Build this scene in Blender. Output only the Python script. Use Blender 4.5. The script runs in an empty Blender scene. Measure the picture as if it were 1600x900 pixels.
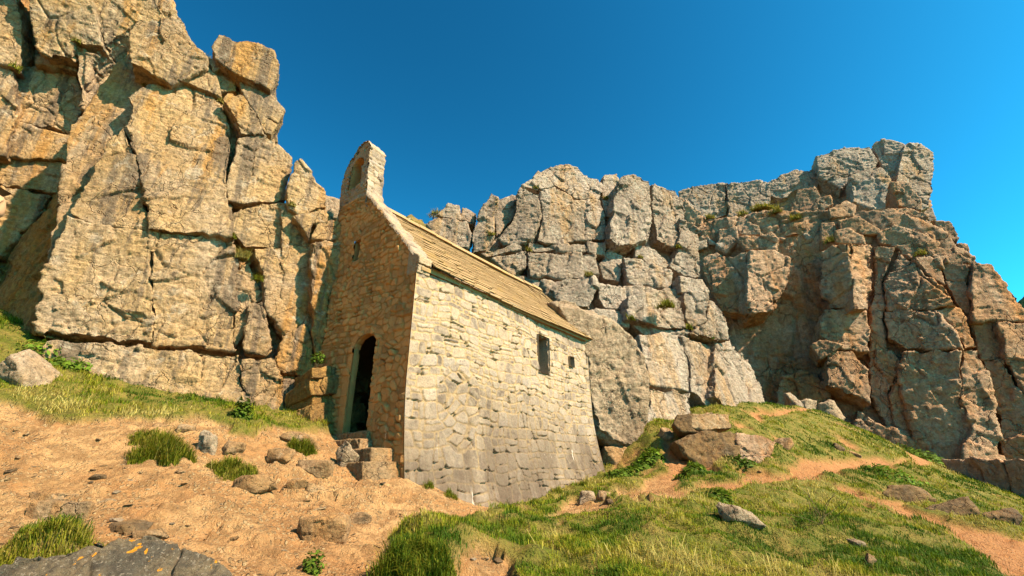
import bpy, math, random
import numpy as np
from mathutils import Vector

C = bpy.context.scene.collection
R = math.radians
rng = np.random.default_rng(11)
random.seed(5)

# ------------------------------------------------------------------ camera, sky, sun, exposure
scn = bpy.context.scene
F_PX, PITCH = 718.0, R(21.7)
cam = bpy.data.cameras.new('camera')
cam.sensor_width = 36.0
cam.lens = F_PX / 1600 * 36
cam.clip_start = .05
cam.clip_end = 2000
camo = bpy.data.objects.new('camera', cam)
C.objects.link(camo)
camo.rotation_euler = (R(90) + PITCH, 0, 0)
scn.camera = camo

SUN_AZ, SUN_EL = R(119), R(43)            # azimuth clockwise from +Y (the view's forward)
w = bpy.data.worlds.new('World')
scn.world = w
w.use_nodes = True
nt = w.node_tree
bg = nt.nodes['Background']
sky = nt.nodes.new('ShaderNodeTexSky')
sky.sky_type = 'NISHITA'
sky.sun_disc = False
sky.sun_elevation = SUN_EL
sky.sun_rotation = SUN_AZ
sky.air_density = 1.0
sky.dust_density = 0.7
sky.ozone_density = 2.0
# polarised, saturated sky: the same sky with its contrast raised and its red taken out
def _mul(src, col):
    m = nt.nodes.new('ShaderNodeMix')
    m.data_type = 'RGBA'
    m.blend_type = 'MULTIPLY'
    m.inputs[0].default_value = 1
    m.inputs[7].default_value = (*col, 1)
    nt.links.new(src, m.inputs[6])
    return m.outputs[2]


gm = nt.nodes.new('ShaderNodeGamma')
nt.links.new(_mul(sky.outputs[0], (.2, .2, .2)), gm.inputs[0])
gm.inputs[1].default_value = 1.75
nt.links.new(_mul(gm.outputs[0], (1.3, 9.3, 7.7)), bg.inputs[0])
bg.inputs[1].default_value = .052

sl = bpy.data.lights.new('sun', 'SUN')
sl.energy = 5.0
sl.angle = R(.53)
sl.color = (1.0, .815, .565)
so = bpy.data.objects.new('sun', sl)
C.objects.link(so)
sdir = Vector((math.sin(SUN_AZ) * math.cos(SUN_EL), math.cos(SUN_AZ) * math.cos(SUN_EL), math.sin(SUN_EL)))
so.rotation_euler = sdir.to_track_quat('Z', 'Y').to_euler()

vs = scn.view_settings
vs.view_transform = 'Standard'
vs.look = 'None'
vs.exposure = 1.74
vs.gamma = 1.0
scn.cycles.max_bounces = 6
scn.cycles.diffuse_bounces = 6

# ------------------------------------------------------------------ pixel <-> world helpers
cp, sp = math.cos(PITCH), math.sin(PITCH)


def ray(px, py):
    r = (px - 800) / F_PX
    u = (450 - py) / F_PX
    return np.array([r, cp - sp * u, sp + cp * u])


def at(px, py, Y):
    d = ray(px, py)
    return d * (Y / d[1])


def to_px(P):
    P = np.asarray(P, float)
    d = P[..., 1] * cp + P[..., 2] * sp
    u = -P[..., 1] * sp + P[..., 2] * cp
    d = np.where(d < .05, .05, d)
    return 800 + F_PX * P[..., 0] / d, 450 - F_PX * u / d


# ------------------------------------------------------------------ numpy noise
_perm = rng.permutation(256).astype(np.int32)
_perm = np.concatenate([_perm, _perm, _perm])
_val = rng.random(256).astype(np.float32) * 2 - 1


def _h(ix, iy, iz):
    return _perm[(_perm[(_perm[ix & 255] + iy) & 255] + iz) & 255]


def vnoise(p):
    p = np.asarray(p, np.float32)
    i = np.floor(p).astype(np.int32)
    f = p - i
    f = f * f * f * (f * (f * 6 - 15) + 10)
    out = 0
    for a in (0, 1):
        wx = f[:, 0] if a else 1 - f[:, 0]
        for b in (0, 1):
            wy = f[:, 1] if b else 1 - f[:, 1]
            for c in (0, 1):
                wz = f[:, 2] if c else 1 - f[:, 2]
                out = out + wx * wy * wz * _val[_h(i[:, 0] + a, i[:, 1] + b, i[:, 2] + c)]
    return out


def fbm(p, octs=4, gain=.5):
    p = np.asarray(p, np.float32)
    a, s, t = 1.0, 0, 0
    for o in range(octs):
        s = s + a * vnoise(p * (2.03 ** o) + 17.3 * o)
        t += a
        a *= gain
    return s / t


def worley(p, planes=True):
    """F1, F2, id and a random per-cell plane value"""
    p = np.asarray(p, np.float32)
    i = np.floor(p).astype(np.int32)
    n = len(p)
    f1 = np.full(n, 9, np.float32)
    f2 = np.full(n, 9, np.float32)
    cid = np.zeros(n, np.int32)
    rel = np.zeros((n, 3), np.float32)
    for a in (-1, 0, 1):
        for b in (-1, 0, 1):
            for c in (-1, 0, 1):
                q = i + np.array([a, b, c], np.int32)
                h = _h(q[:, 0], q[:, 1], q[:, 2])
                o = np.stack([_val[h], _val[(h + 57) & 255], _val[(h + 131) & 255]], 1) * .42 + .5
                d = p - (q + o)
                dd = (d * d).sum(1)
                m = dd < f1
                f2 = np.where(m, f1, np.minimum(f2, dd))
                f1 = np.where(m, dd, f1)
                cid = np.where(m, h, cid)
                rel = np.where(m[:, None], d, rel)
    tilt = np.stack([_val[(cid + 11) & 255], _val[(cid + 83) & 255], _val[(cid + 171) & 255]], 1)
    plane = _val[(cid + 29) & 255] * .5 + (tilt * rel).sum(1)
    return np.sqrt(f1), np.sqrt(f2), cid, plane


def sstep(a, b, x):
    t = np.clip((x - a) / (b - a), 0, 1)
    return t * t * (3 - 2 * t)


# ------------------------------------------------------------------ object helpers
def link(name, mesh, mat=None, parent=None):
    o = bpy.data.objects.new(name, mesh)
    C.objects.link(o)
    if mat:
        mesh.materials.append(mat)
    if parent is not None:
        o.parent = parent
    return o


def tag(o, label=None, cat=None, group=None, kind=None):
    if label:
        o['label'] = label
    if cat:
        o['category'] = cat
    if group:
        o['group'] = group
    if kind:
        o['kind'] = kind
    return o


def empty(name, loc=(0, 0, 0)):
    o = bpy.data.objects.new(name, None)
    o.empty_display_size = .2
    C.objects.link(o)
    o.location = loc
    return o


def np_mesh(name, V, Fq, smooth=True):
    """V (n,3), Fq (m,3|4) int array"""
    me = bpy.data.meshes.new(name)
    V = np.asarray(V, np.float32)
    Fq = np.asarray(Fq, np.int32)
    k = Fq.shape[1]
    me.vertices.add(len(V))
    me.vertices.foreach_set('co', V.ravel())
    me.loops.add(Fq.size)
    me.loops.foreach_set('vertex_index', Fq.ravel())
    me.polygons.add(len(Fq))
    me.polygons.foreach_set('loop_start', np.arange(0, Fq.size, k, dtype=np.int32))
    me.polygons.foreach_set('loop_total', np.full(len(Fq), k, np.int32))
    me.polygons.foreach_set('use_smooth', np.full(len(Fq), smooth, bool))
    me.update(calc_edges=True)
    return me


def attr(me, name, vals):
    a = me.attributes.new(name, 'FLOAT', 'POINT')
    a.data.foreach_set('value', np.asarray(vals, np.float32))


def grid_faces(nu, nv, keep=None):
    i = np.arange(nu * nv).reshape(nv, nu)
    q = np.stack([i[:-1, :-1], i[:-1, 1:], i[1:, 1:], i[1:, :-1]], -1)
    if keep is not None:
        q = q[keep]
    return q.reshape(-1, 4)


class MB:
    """collects plain boxes into one mesh"""
    def __init__(s):
        s.v, s.f = [], []

    def box8(s, P):
        b = len(s.v)
        s.v += [tuple(p) for p in P]
        s.f += [tuple(b + k for k in q) for q in ((0, 3, 2, 1), (4, 5, 6, 7), (0, 1, 5, 4), (1, 2, 6, 5), (2, 3, 7, 6), (3, 0, 4, 7))]

    def mesh(s, name, smooth=False):
        return np_mesh(name, np.array(s.v), np.array(s.f), smooth)


# ------------------------------------------------------------------ materials
def mat_new(name):
    m = bpy.data.materials.new(name)
    m.use_nodes = True
    nt = m.node_tree
    b = nt.nodes['Principled BSDF']
    b.inputs['Roughness'].default_value = .92
    b.inputs['Specular IOR Level'].default_value = .15
    return m, nt, b


class NG:
    """tiny node builder"""
    def __init__(s, nt):
        s.nt = nt

    def n(s, t, **kw):
        x = s.nt.nodes.new(t)
        for k, v in kw.items():
            setattr(x, k, v)
        return x

    def lk(s, a, b):
        s.nt.links.new(a, b)

    def pos(s):
        return s.n('ShaderNodeNewGeometry').outputs['Position']

    def mapping(s, vec, scale):
        m = s.n('ShaderNodeVectorMath', operation='MULTIPLY')
        s.lk(vec, m.inputs[0])
        m.inputs[1].default_value = scale
        return m.outputs[0]

    def noise(s, vec, scale, detail=4, rough=.55, dist=0):
        x = s.n('ShaderNodeTexNoise')
        s.lk(vec, x.inputs['Vector'])
        x.inputs['Scale'].default_value = scale
        x.inputs['Detail'].default_value = detail
        x.inputs['Roughness'].default_value = rough
        x.inputs['Distortion'].default_value = dist
        return x.outputs[0]

    def ramp(s, v, a, b, lo=0, hi=1):
        x = s.n('ShaderNodeMapRange', interpolation_type='SMOOTHSTEP')
        s.lk(v, x.inputs[0])
        x.inputs[1].default_value = a
        x.inputs[2].default_value = b
        x.inputs[3].default_value = lo
        x.inputs[4].default_value = hi
        return x.outputs[0]

    def mix(s, f, a, b, mode='MIX'):
        x = s.n('ShaderNodeMix', data_type='RGBA', blend_type=mode)
        if isinstance(f, (int, float)):
            x.inputs[0].default_value = f
        else:
            s.lk(f, x.inputs[0])
        for v, i in ((a, 6), (b, 7)):
            if isinstance(v, tuple):
                x.inputs[i].default_value = (*v, 1) if len(v) == 3 else v
            else:
                s.lk(v, x.inputs[i])
        return x.outputs[2]

    def math(s, op, a, b):
        x = s.n('ShaderNodeMath', operation=op)
        for v, i in ((a, 0), (b, 1)):
            if isinstance(v, (int, float)):
                x.inputs[i].default_value = v
            else:
                s.lk(v, x.inputs[i])
        return x.outputs[0]

    def attr(s, name):
        return s.n('ShaderNodeAttribute', attribute_name=name).outputs['Fac']

    def bump(s, h, strength, dist, normal=None):
        x = s.n('ShaderNodeBump')
        s.lk(h, x.inputs['Height'])
        x.inputs['Strength'].default_value = strength
        x.inputs['Distance'].default_value = dist
        if normal is not None:
            s.lk(normal, x.inputs['Normal'])
        return x.outputs[0]


def rock_mat(name, grey, tan, ochre, dark, s=1.0, streak=.5, tanbias=.5, ochre_amt=.6, pale=.3, contrast=.42):
    m, nt, b = mat_new(name)
    g = NG(nt)
    P = g.mapping(g.pos(), (1 / s, 1 / s, 1 / s))
    n1 = g.noise(P, .6, 7, .68, .5)
    col = g.mix(g.ramp(n1, tanbias - .14, tanbias + .14), tan, grey)
    n0 = g.noise(P, .22, 5, .6, .6)
    col = g.mix(g.ramp(n0, .42, .60, 0, .55), col, g.mix(1.0, col, (.62, .55, .48), 'MULTIPLY'))
    st = g.noise(g.mapping(P, (1.25, 1.25, .14)), 1.0, 6, .65, .4)
    col = g.mix(g.ramp(st, .52, .64, 0, ochre_amt), col, ochre)
    st2 = g.noise(g.mapping(P, (2.2, 2.2, .17)), 1.0, 6, .66, .3)
    col = g.mix(g.ramp(st2, .515, .61, 0, streak), col, dark)
    n3 = g.noise(P, 2.3, 6, .65, .6)
    col = g.mix(g.ramp(n3, .55, .68, 0, pale), col, (.62, .58, .50))
    n4 = g.noise(P, 9, 5, .7)
    col = g.mix(g.ramp(n4, .3, .7, .0, 1), g.mix(contrast, (.05, .04, .03), col), col)
    n5 = g.noise(P, 30, 5, .75)
    col = g.mix(g.ramp(n5, .34, .66, 0, 1), g.mix(.68, (.06, .045, .03), col), col)
    g.lk(col, b.inputs['Base Color'])
    bed = g.noise(g.mapping(P, (1.1, 1.1, 7.0)), 1.0, 5, .62, .5)
    nb = g.noise(P, 7, 12, .76)
    vo = g.n('ShaderNodeTexVoronoi', feature='DISTANCE_TO_EDGE')
    dv = g.n('ShaderNodeVectorMath', operation='ADD')
    nz = g.n('ShaderNodeTexNoise')
    g.lk(P, nz.inputs['Vector'])
    nz.inputs['Scale'].default_value = 2.2
    nz.inputs['Detail'].default_value = 4
    g.lk(g.mapping(nz.outputs['Color'], (.55, .55, .55)), dv.inputs[0])
    g.lk(g.mapping(P, (1, 1, .8)), dv.inputs[1])
    g.lk(dv.outputs[0], vo.inputs['Vector'])
    vo.inputs['Scale'].default_value = 1.9
    ck = g.math('MULTIPLY', g.ramp(vo.outputs[0], .0, .022, -1.0, 0), g.ramp(g.noise(P, .8, 2, .5), .45, .6))
    pit = g.math('MULTIPLY', g.ramp(g.noise(P, 14, 4, .6), .38, .28, 0, -1), .5)
    h = g.math('ADD', g.math('ADD', g.math('MULTIPLY', bed, .5), nb), g.math('ADD', ck, pit))
    g.lk(g.bump(h, 1.0, .10 * s), b.inputs['Normal'])
    return m


M_left = rock_mat('limestone_tan', (.58, .48, .355), (.62, .46, .25), (.60, .33, .08), (.17, .145, .125), .9, .8, .52, .7, .65, .52)
M_mid = rock_mat('limestone_grey', (.60, .53, .46), (.59, .46, .33), (.60, .36, .13), (.22, .19, .17), 1.3, .5, .40, .55, .7, .5)
M_right = rock_mat('limestone_brown', (.60, .50, .405), (.57, .40, .24), (.56, .28, .08), (.17, .135, .11), 2.6, .5, .46, .6, .45, .55)
M_white = rock_mat('limestone_pale', (.64, .54, .43), (.57, .46, .32), (.50, .31, .12), (.18, .15, .12), .9, .35, .42, .3, .6, .5)
M_stone = rock_mat('field_stone', (.50, .38, .25), (.55, .36, .18), (.56, .30, .10), (.19, .145, .10), .5, .3, .5, .5, .4, .5)
M_darkstone = rock_mat('dark_stone', (.23, .18, .13), (.34, .225, .11), (.42, .23, .08), (.08, .065, .05), .6, .5, .5, .4, .15)


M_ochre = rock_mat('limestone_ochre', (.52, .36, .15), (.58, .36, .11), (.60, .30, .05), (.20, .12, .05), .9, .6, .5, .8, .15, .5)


def albedo(m, k):
    """scale a material's base colour as a whole (real-world albedo)"""
    nt = m.node_tree
    b = nt.nodes['Principled BSDF']
    src = b.inputs['Base Color'].links[0].from_socket
    x = nt.nodes.new('ShaderNodeMix')
    x.data_type, x.blend_type = 'RGBA', 'MULTIPLY'
    x.inputs[0].default_value = 1
    x.inputs[7].default_value = (*k, 1)
    nt.links.new(src, x.inputs[6])
    nt.links.new(x.outputs[2], b.inputs['Base Color'])


albedo(M_left, (1.13, 1.12, 1.12))
albedo(M_mid, (1.08, 1.12, 1.19))
for m_ in (M_left, M_mid, M_white, M_stone, M_darkstone, M_ochre):
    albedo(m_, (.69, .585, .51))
albedo(M_right, (.92, .70, .57))

# ------------------------------------------------------------------ rock solids
_tmp_me = bpy.data.meshes.new('tmp')
_tmp = bpy.data.objects.new('tmp', _tmp_me)
C.objects.link(_tmp)
_mod = _tmp.modifiers.new('r', 'REMESH')
_mod.mode = 'VOXEL'


def voxel(V, Fc, size):
    me = bpy.data.meshes.new('t')
    me.from_pydata([tuple(v) for v in V], [], Fc)
    _tmp.data = me
    _mod.voxel_size = size
    dg = bpy.context.evaluated_depsgraph_get()
    dg.update()
    ev = _tmp.evaluated_get(dg)
    em = ev.to_mesh()
    n = len(em.vertices)
    co = np.zeros(n * 3, np.float32)
    em.vertices.foreach_get('co', co)
    no = np.zeros(n * 3, np.float32)
    em.vertex_normals.foreach_get('vector', no)
    li = np.zeros(len(em.loops), np.int32)
    em.loops.foreach_get('vertex_index', li)
    ev.to_mesh_clear()
    _tmp.data = _tmp_me
    bpy.data.meshes.remove(me)
    return co.reshape(-1, 3), no.reshape(-1, 3), li.reshape(-1, 4)


def rough(co, no, s, amp=1.0, seed=0.0, bed=1.0):
    """jointed limestone: flat facets, thin cracks, broken bedding steps and grain"""
    p = (co / s + seed).astype(np.float32)
    wq = np.stack([vnoise(p * 1.1 + 5), vnoise(p * 1.1 + 31), vnoise(p * 1.1 + 67)], 1)
    q = p + wq * .18
    f1, f2, _, pl = worley(q * np.array([.95, .95, .75], np.float32))
    crk = sstep(-.1, .35, vnoise(p * .7 + 11))
    d = .075 * pl - .085 * crk * np.exp(-((f2 - f1) / .028) ** 2)
    g1, g2, _, pl2 = worley(q * np.array([2.6, 2.6, 3.6], np.float32) + 9)
    msk = sstep(-.35, .45, vnoise(p * .8 + 77))
    d = d + (.012 + .038 * msk) * pl2 - .022 * msk * np.exp(-((g2 - g1) / .05) ** 2)
    b = fbm(np.stack([q[:, 0] * .6, q[:, 1] * .6, q[:, 2] * 2.5], 1), 3, .6)
    t = q[:, 2] * 3.2 + b * 2.2
    saw = t - np.floor(t)
    d = d + .038 * bed * (saw - .5) * sstep(-.25, .35, vnoise(p * np.array([.6, .6, 1.2], np.float32) + 41))
    r1 = np.abs(vnoise(p * 5.5 + 3)) + .5 * np.abs(vnoise(p * 11 + 3))
    d = d - .030 * r1 + .020 * fbm(p * 9, 3, .65) + .05 * vnoise(p * .55 + 19)
    return co + no * (d * s * amp)[:, None]


def jag(P, amt, r):
    """subdivide and roughen a closed 2D outline"""
    P = np.asarray(P, float)
    out = []
    n = len(P)
    for i in range(n):
        a, b = P[i], P[(i + 1) % n]
        L = np.hypot(*(b - a))
        out.append(a)
        k = max(0, int(L / 14))
        for j in range(1, k + 1):
            t = j / (k + 1)
            nrm = np.array([-(b - a)[1], (b - a)[0]]) / (L + 1e-6)
            out.append(a + (b - a) * t + nrm * r.normal(0, amt * min(L, 60)))
    return np.array(out)


def plane_from(a, b, lean=0.0):
    """vertical plane through two ground points; lean tips it back (radians). returns point, tangent, up, normal (towards camera)"""
    A, B = np.array(a), np.array(b)
    t = B - A
    t[2] = 0
    t /= np.linalg.norm(t)
    nrm = np.array([t[1], -t[0], 0])
    up = np.array([0, 0, 1.0])
    n2 = nrm * math.cos(lean) + up * math.sin(lean)
    return A, n2 / np.linalg.norm(n2)


def hit(px, py, A, n):
    d = ray(px, py)
    k = d @ n
    return d * ((A @ n) / k)


def rock(pts, A, n, s=1.0, off=0.0, yaw=0.0, tilt=0.0, thick=1.4, cham=.03, vox=.04, amp=1.0, jg=.03, back=.75, grow=.045, seed=None, bed=1.0):
    """a solid block: its outline lies on a plane facing n, then goes back into the cliff and is fractured"""
    r = np.random.default_rng(int(abs(pts[0][0] * 7 + pts[0][1] * 13)))
    c = np.mean(np.asarray(pts, float), 0)
    c0 = hit(c[0], c[1], A, n)
    c0 = c0 + n * off
    cy, sy = math.cos(yaw), math.sin(yaw)
    nn = np.array([n[0] * cy - n[1] * sy, n[0] * sy + n[1] * cy, n[2]])
    h = np.hypot(nn[0], nn[1])
    th = math.atan2(nn[2], h) + tilt
    nn = np.array([nn[0] / h * math.cos(th), nn[1] / h * math.cos(th), math.sin(th)])
    Q = jag(pts, jg, r)
    W = np.array([hit(x, y, c0, nn) for x, y in Q])
    ctr = W.mean(0)
    m = len(W)
    size = np.abs(W - ctr).max()
    ch = min(cham * s, .35 * size)
    W = ctr + (W - ctr) * (1 + grow * s / size)
    inn = ctr + (W - ctr) * (1 - ch / size * .9)
    bk = ctr + (W - ctr) * back - nn * thick * s
    V = list(inn + nn * ch * .3) + list(W - nn * ch * .7) + list(W - nn * thick * s * .45) + list(bk)
    Fc = [tuple(range(m))]
    for k in range(3):
        for i in range(m):
            j = (i + 1) % m
            Fc.append((k * m + i, (k + 1) * m + i, (k + 1) * m + j, k * m + j))
    Fc.append(tuple(range(4 * m - 1, 3 * m - 1, -1)))
    co, no, f = voxel(V, Fc, vox)
    co = rough(co, no, min(s, .75 * size), amp, r.random() * 50 if seed is None else seed, bed)
    return co, f


def rock_obj(name, pts, A, n, mat, parent=None, **kw):
    co, f = rock(pts, A, n, **kw)
    return link(name, np_mesh(name, co, f), mat, parent)


def pl(px1, py1, Y1, px2, py2, Y2, lean=0.0):
    return plane_from(at(px1, py1, Y1), at(px2, py2, Y2), lean)


# ------------------------------------------------------------------ chapel frame (needed by the ground)
CH_C = np.array([-1.774, 7.84, 0.0])
TH = R(37.05)
AX = np.array([math.sin(TH), math.cos(TH), 0])
GX = np.array([-math.cos(TH), math.sin(TH), 0])
CH_L, CH_W, Z_EAVE, RISE = 6.5, 1.64, 3.71, 1.86


def ch(l, w, z):
    return CH_C + AX * l + GX * w + np.array([0, 0, z])


def wall_pt(px, py, out=.23):
    """point of the south wall's foot seen at a pixel"""
    return hit(px, py, CH_C - GX * out, -GX)


# ------------------------------------------------------------------ ground
ctl = []
for (x, y, Y) in [(0, 640, 6.2), (30, 635, 6.4), (130, 662, 6.3), (230, 665, 6.5), (60, 560, 7.6), (200, 620, 7.75), (370, 642, 8.4), (420, 655, 8.2),
                  (330, 665, 7.0), (430, 690, 7.3), (500, 700, 7.6), (560, 742, 7.3), (300, 750, 5.3), (0, 820, 4.1), (200, 690, 6.1), (0, 900, 2.9),
                  (150, 900, 2.9), (300, 890, 3.1), (480, 790, 5.6), (500, 870, 4.2), (560, 895, 3.75), (590, 845, 4.5), (645, 830, 4.6), (660, 890, 3.9), (604, 886, 4.5), (610, 856, 4.95), (700, 800, 6.6), (620, 770, 6.7),
                  (800, 850, 5.2), (800, 899, 4.2), (1000, 895, 4.4), (1300, 895, 5.0), (1600, 899, 6.0),
                  (880, 812, 7.2), (1000, 800, 6.7), (1000, 778, 8.3), (1200, 772, 8.8), (1200, 752, 10.5), (1100, 722, 12.3), (1030, 692, 13.2), (1010, 667, 14.3),
                  (960, 744, 12.6), (1130, 641, 15.8), (1190, 634, 18), (1222, 636, 20), (1260, 641, 21), (1320, 666, 20.5), (1400, 700, 20), (1440, 716, 19),
                  (1480, 741, 16.5), (1550, 766, 15.5), (1600, 786, 15), (1300, 720, 14.5), (1400, 726, 15), (1250, 746, 11.5), (1400, 790, 10),
                  (1500, 790, 11.5), (1590, 816, 11), (1500, 832, 8.6), (1590, 872, 7), (1300, 803, 8.3), (1100, 850, 5.7), (1300, 850, 6.4), (1450, 870, 6.4)]:
    ctl.append(at(x, y, Y))
for (x, y) in [(630, 742), (700, 772), (770, 790), (835, 784), (880, 764), (952, 742)]:
    ctl.append(wall_pt(x, y))
ctl += [np.array(p, float) for p in [(-12, 5, 1.1), (-12, 0, .2), (0, 0, -1.3), (-3, .5, -.95), (10, 0, -2.2), (25, 0, -5), (28, 10, -2.6), (-6.5, 2, -.15), (-9.5, 8.2, 2.6),
                                     (-5, 10.5, 1.6), (0, 13.5, .6), (5, 15.8, 1.3), (-2, 16, 1.6), (12, 26, -.6), (22, 27, -1.2), (30, 25, -2), (40, 20, -4), (40, 0, -8), (-25, 10, 3), (-25, -10, -1), (0, -12, -4), (30, -15, -9), (0, 35, 2), (35, 45, -2)]]
ctl = np.array(ctl)
_cx = ctl[:, :2]


def _tps(r2):
    return np.where(r2 > 1e-9, .5 * r2 * np.log(r2 + 1e-12), 0)


_K = _tps(((_cx[:, None] - _cx[None]) ** 2).sum(-1))
_n = len(ctl)
_M = np.zeros((_n + 3, _n + 3))
_M[:_n, :_n] = _K + np.eye(_n) * .02
_M[:_n, _n:] = np.c_[np.ones(_n), _cx]
_M[_n:, :_n] = _M[:_n, _n:].T
_S = np.linalg.solve(_M, np.r_[ctl[:, 2], 0, 0, 0])


def z_base(x, y):
    x = np.asarray(x, float)
    y = np.asarray(y, float)
    out = np.empty(x.shape)
    xf, yf, o = x.ravel(), y.ravel(), out.ravel()
    for i in range(0, len(xf), 40000):
        q = np.c_[xf[i:i + 40000], yf[i:i + 40000]]
        o[i:i + 40000] = _tps(((q[:, None] - _cx[None]) ** 2).sum(-1)) @ _S[:_n] + _S[_n] + q @ _S[_n + 1:]
    rr = np.hypot(xf - 5, yf - 10)
    k = sstep(30, 60, rr)
    return (o * (1 - k) + k * (-7)).reshape(x.shape)


def in_poly(px, py, poly):
    inside = np.zeros(px.shape, bool)
    n = len(poly)
    for i in range(n):
        x1, y1 = poly[i]
        x2, y2 = poly[(i + 1) % n]
        if y1 == y2:
            continue
        c = ((y1 > py) != (y2 > py)) & (px < (x2 - x1) * (py - y1) / (y2 - y1) + x1)
        inside ^= c
    return inside


def seg_dist(px, py, line):
    d = np.full(px.shape, 1e9)
    for (x1, y1, w1), (x2, y2, w2) in zip(line[:-1], line[1:]):
        L2 = (x2 - x1) ** 2 + (y2 - y1) ** 2
        t = np.clip(((px - x1) * (x2 - x1) + (py - y1) * (y2 - y1)) / L2, 0, 1)
        wd = w1 + (w2 - w1) * t
        d = np.minimum(d, np.hypot(px - x1 - t * (x2 - x1), (py - y1 - t * (y2 - y1)) * 1.6) / wd)
    return d


DIRT_MAIN = [(-400, 640), (30, 632), (130, 658), (230, 655), (320, 662), (390, 685), (430, 665), (520, 680), (560, 690), (640, 720), (700, 755), (772, 785), (776, 803), (735, 822), (660, 832), (622, 845), (606, 880), (600, 1000), (-400, 1400), (-1500, 1400), (-1500, 700)]
DIRT_B = [(690, 1000), (700, 888), (740, 868), (795, 880), (830, 930), (820, 1000)]
DIRT_C = [(1225, 735), (1250, 718), (1300, 722), (1370, 716), (1395, 728), (1330, 740), (1240, 748)]
GRASS_IN = [(20, 870), (25, 845), (60, 828), (110, 822), (140, 842), (120, 865)]
PATHS = [[(868, 815, 17), (960, 780, 15), (1080, 770, 14), (1180, 757, 13), (1260, 742, 13), (1340, 732, 8), (1420, 722, 6)],
         [(1270, 748, 9), (1340, 775, 12), (1420, 803, 12), (1500, 832, 19), (1600, 885, 54)],
         [(1042, 688, 9), (1058, 715, 22), (1050, 745, 22), (1000, 775, 16)],
         [(1175, 652, 8), (1220, 646, 7), (1262, 640, 5)], [(1415, 695, 12), (1440, 722, 16)], [(1095, 690, 5), (1110, 740, 12)],
         [(905, 790, 18), (870, 812, 16)], [(760, 800, 12), (830, 806, 5)]]


def axis(segs):
    out = []
    for a, b, s in segs:
        out.append(np.arange(a, b, s))
    return np.concatenate(out)


gx = np.concatenate([[-400, -200, -120, -80, -55, -40, -30, -24, -20, -17, -15], axis([(-14, -9, .2), (-9, -6.5, .05), (-6.5, 3, .028), (3, 8.5, .05), (8.5, 20, .11), (20, 32, .4)]), [33, 36, 40, 48, 60, 80, 120, 200, 400]])
gy = np.concatenate([[-400, -200, -100, -60, -40, -25, -15, -10, -6, -3, -1, 0, .7], axis([(1.2, 1.8, .1), (1.8, 7.2, .028), (7.2, 9.5, .05), (9.5, 24, .1), (24, 32, .5)]), [34, 38, 45, 60, 80, 120, 200, 400]])
GXX, GYY = np.meshgrid(gx, gy)
GZ = z_base(GXX, GYY)
Pf = np.stack([GXX.ravel(), GYY.ravel(), GZ.ravel()], 1)
pxg, pyg = to_px(Pf)
far_n = 1 / np.clip(np.linalg.norm(Pf[:, :2], axis=1), 3, 50)
wob = np.stack([fbm(Pf * 1.6, 4, .6), fbm(Pf * 1.6 + 40, 4, .6)], 1) * (240 * far_n)[:, None].clip(4, 40)
wx, wy = pxg + wob[:, 0] * 1.3, pyg + wob[:, 1] * .6
dirt = in_poly(wx, wy, DIRT_MAIN) | in_poly(wx, wy, DIRT_B) | in_poly(wx, wy, DIRT_C)
dirt &= ~in_poly(wx, wy, GRASS_IN)
dirt = dirt.astype(np.float32)
for ln in PATHS:
    dirt = np.maximum(dirt, 1 - sstep(.75, 1.15, seg_dist(wx, wy, ln)))
front = Pf[:, 1] > .5
dirt = np.where(front, dirt, (Pf[:, 0] < 0)).astype(np.float32)
# worn bare spots in the turf, right hand slope
spots = sstep(.27, .40, fbm(Pf * np.array([.9, .9, .9]) + 71, 4, .6)) * (pxg > 830) * (Pf[:, 1] > 8)
dirt = np.maximum(dirt, spots * .9)
D2 = dirt.reshape(GXX.shape)
for _ in range(1):
    D2[1:-1, 1:-1] = (D2[1:-1, 1:-1] * 2 + D2[:-2, 1:-1] + D2[2:, 1:-1] + D2[1:-1, :-2] + D2[1:-1, 2:]) / 6
dirt = D2.ravel()
hum = fbm(Pf * 1.5 + 3, 4, .55)
hum2 = fbm(Pf * 4.5 + 13, 3, .6)
rocky = fbm(Pf * np.array([2.2, 3.5, 1]) + 23, 5, .6)
near = sstep(30, 16, np.linalg.norm(Pf[:, :2], axis=1))
f1, f2, _, plw = worley(Pf * np.array([2.2, 3.0, 1.0]) + 4)
dz = (1 - dirt) * (.16 * hum + .06 * hum2 + .085) + dirt * (.10 * rocky + .08 * plw * sstep(-.1, .3, hum) - .03)
c1, c2, _, cpl = worley(Pf * np.array([6.5, 9.0, 1.0]) + 14)
dz += dirt * sstep(-.25, .3, fbm(Pf * 1.9 + 55, 3, .6)) * (.022 * cpl + .012 * sstep(.0, .3, c2 - c1))
dz += dirt * (.018 * fbm(Pf * 12, 3, .6) - .02 * np.abs(vnoise(Pf * np.array([3.0, 5.0, 1.0]) + 8)))
GZ2 = GZ + (dz * near).reshape(GXX.shape)
# sheltered: keep the turf out of the chapel
gv = np.stack([GXX.ravel(), GYY.ravel(), GZ2.ravel()], 1)
gme = np_mesh('ground', gv, grid_faces(len(gx), len(gy)))
attr(gme, 'dirt', dirt)
dryv = fbm(Pf * .8 + 90, 4, .6)
attr(gme, 'dry', dryv)

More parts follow.
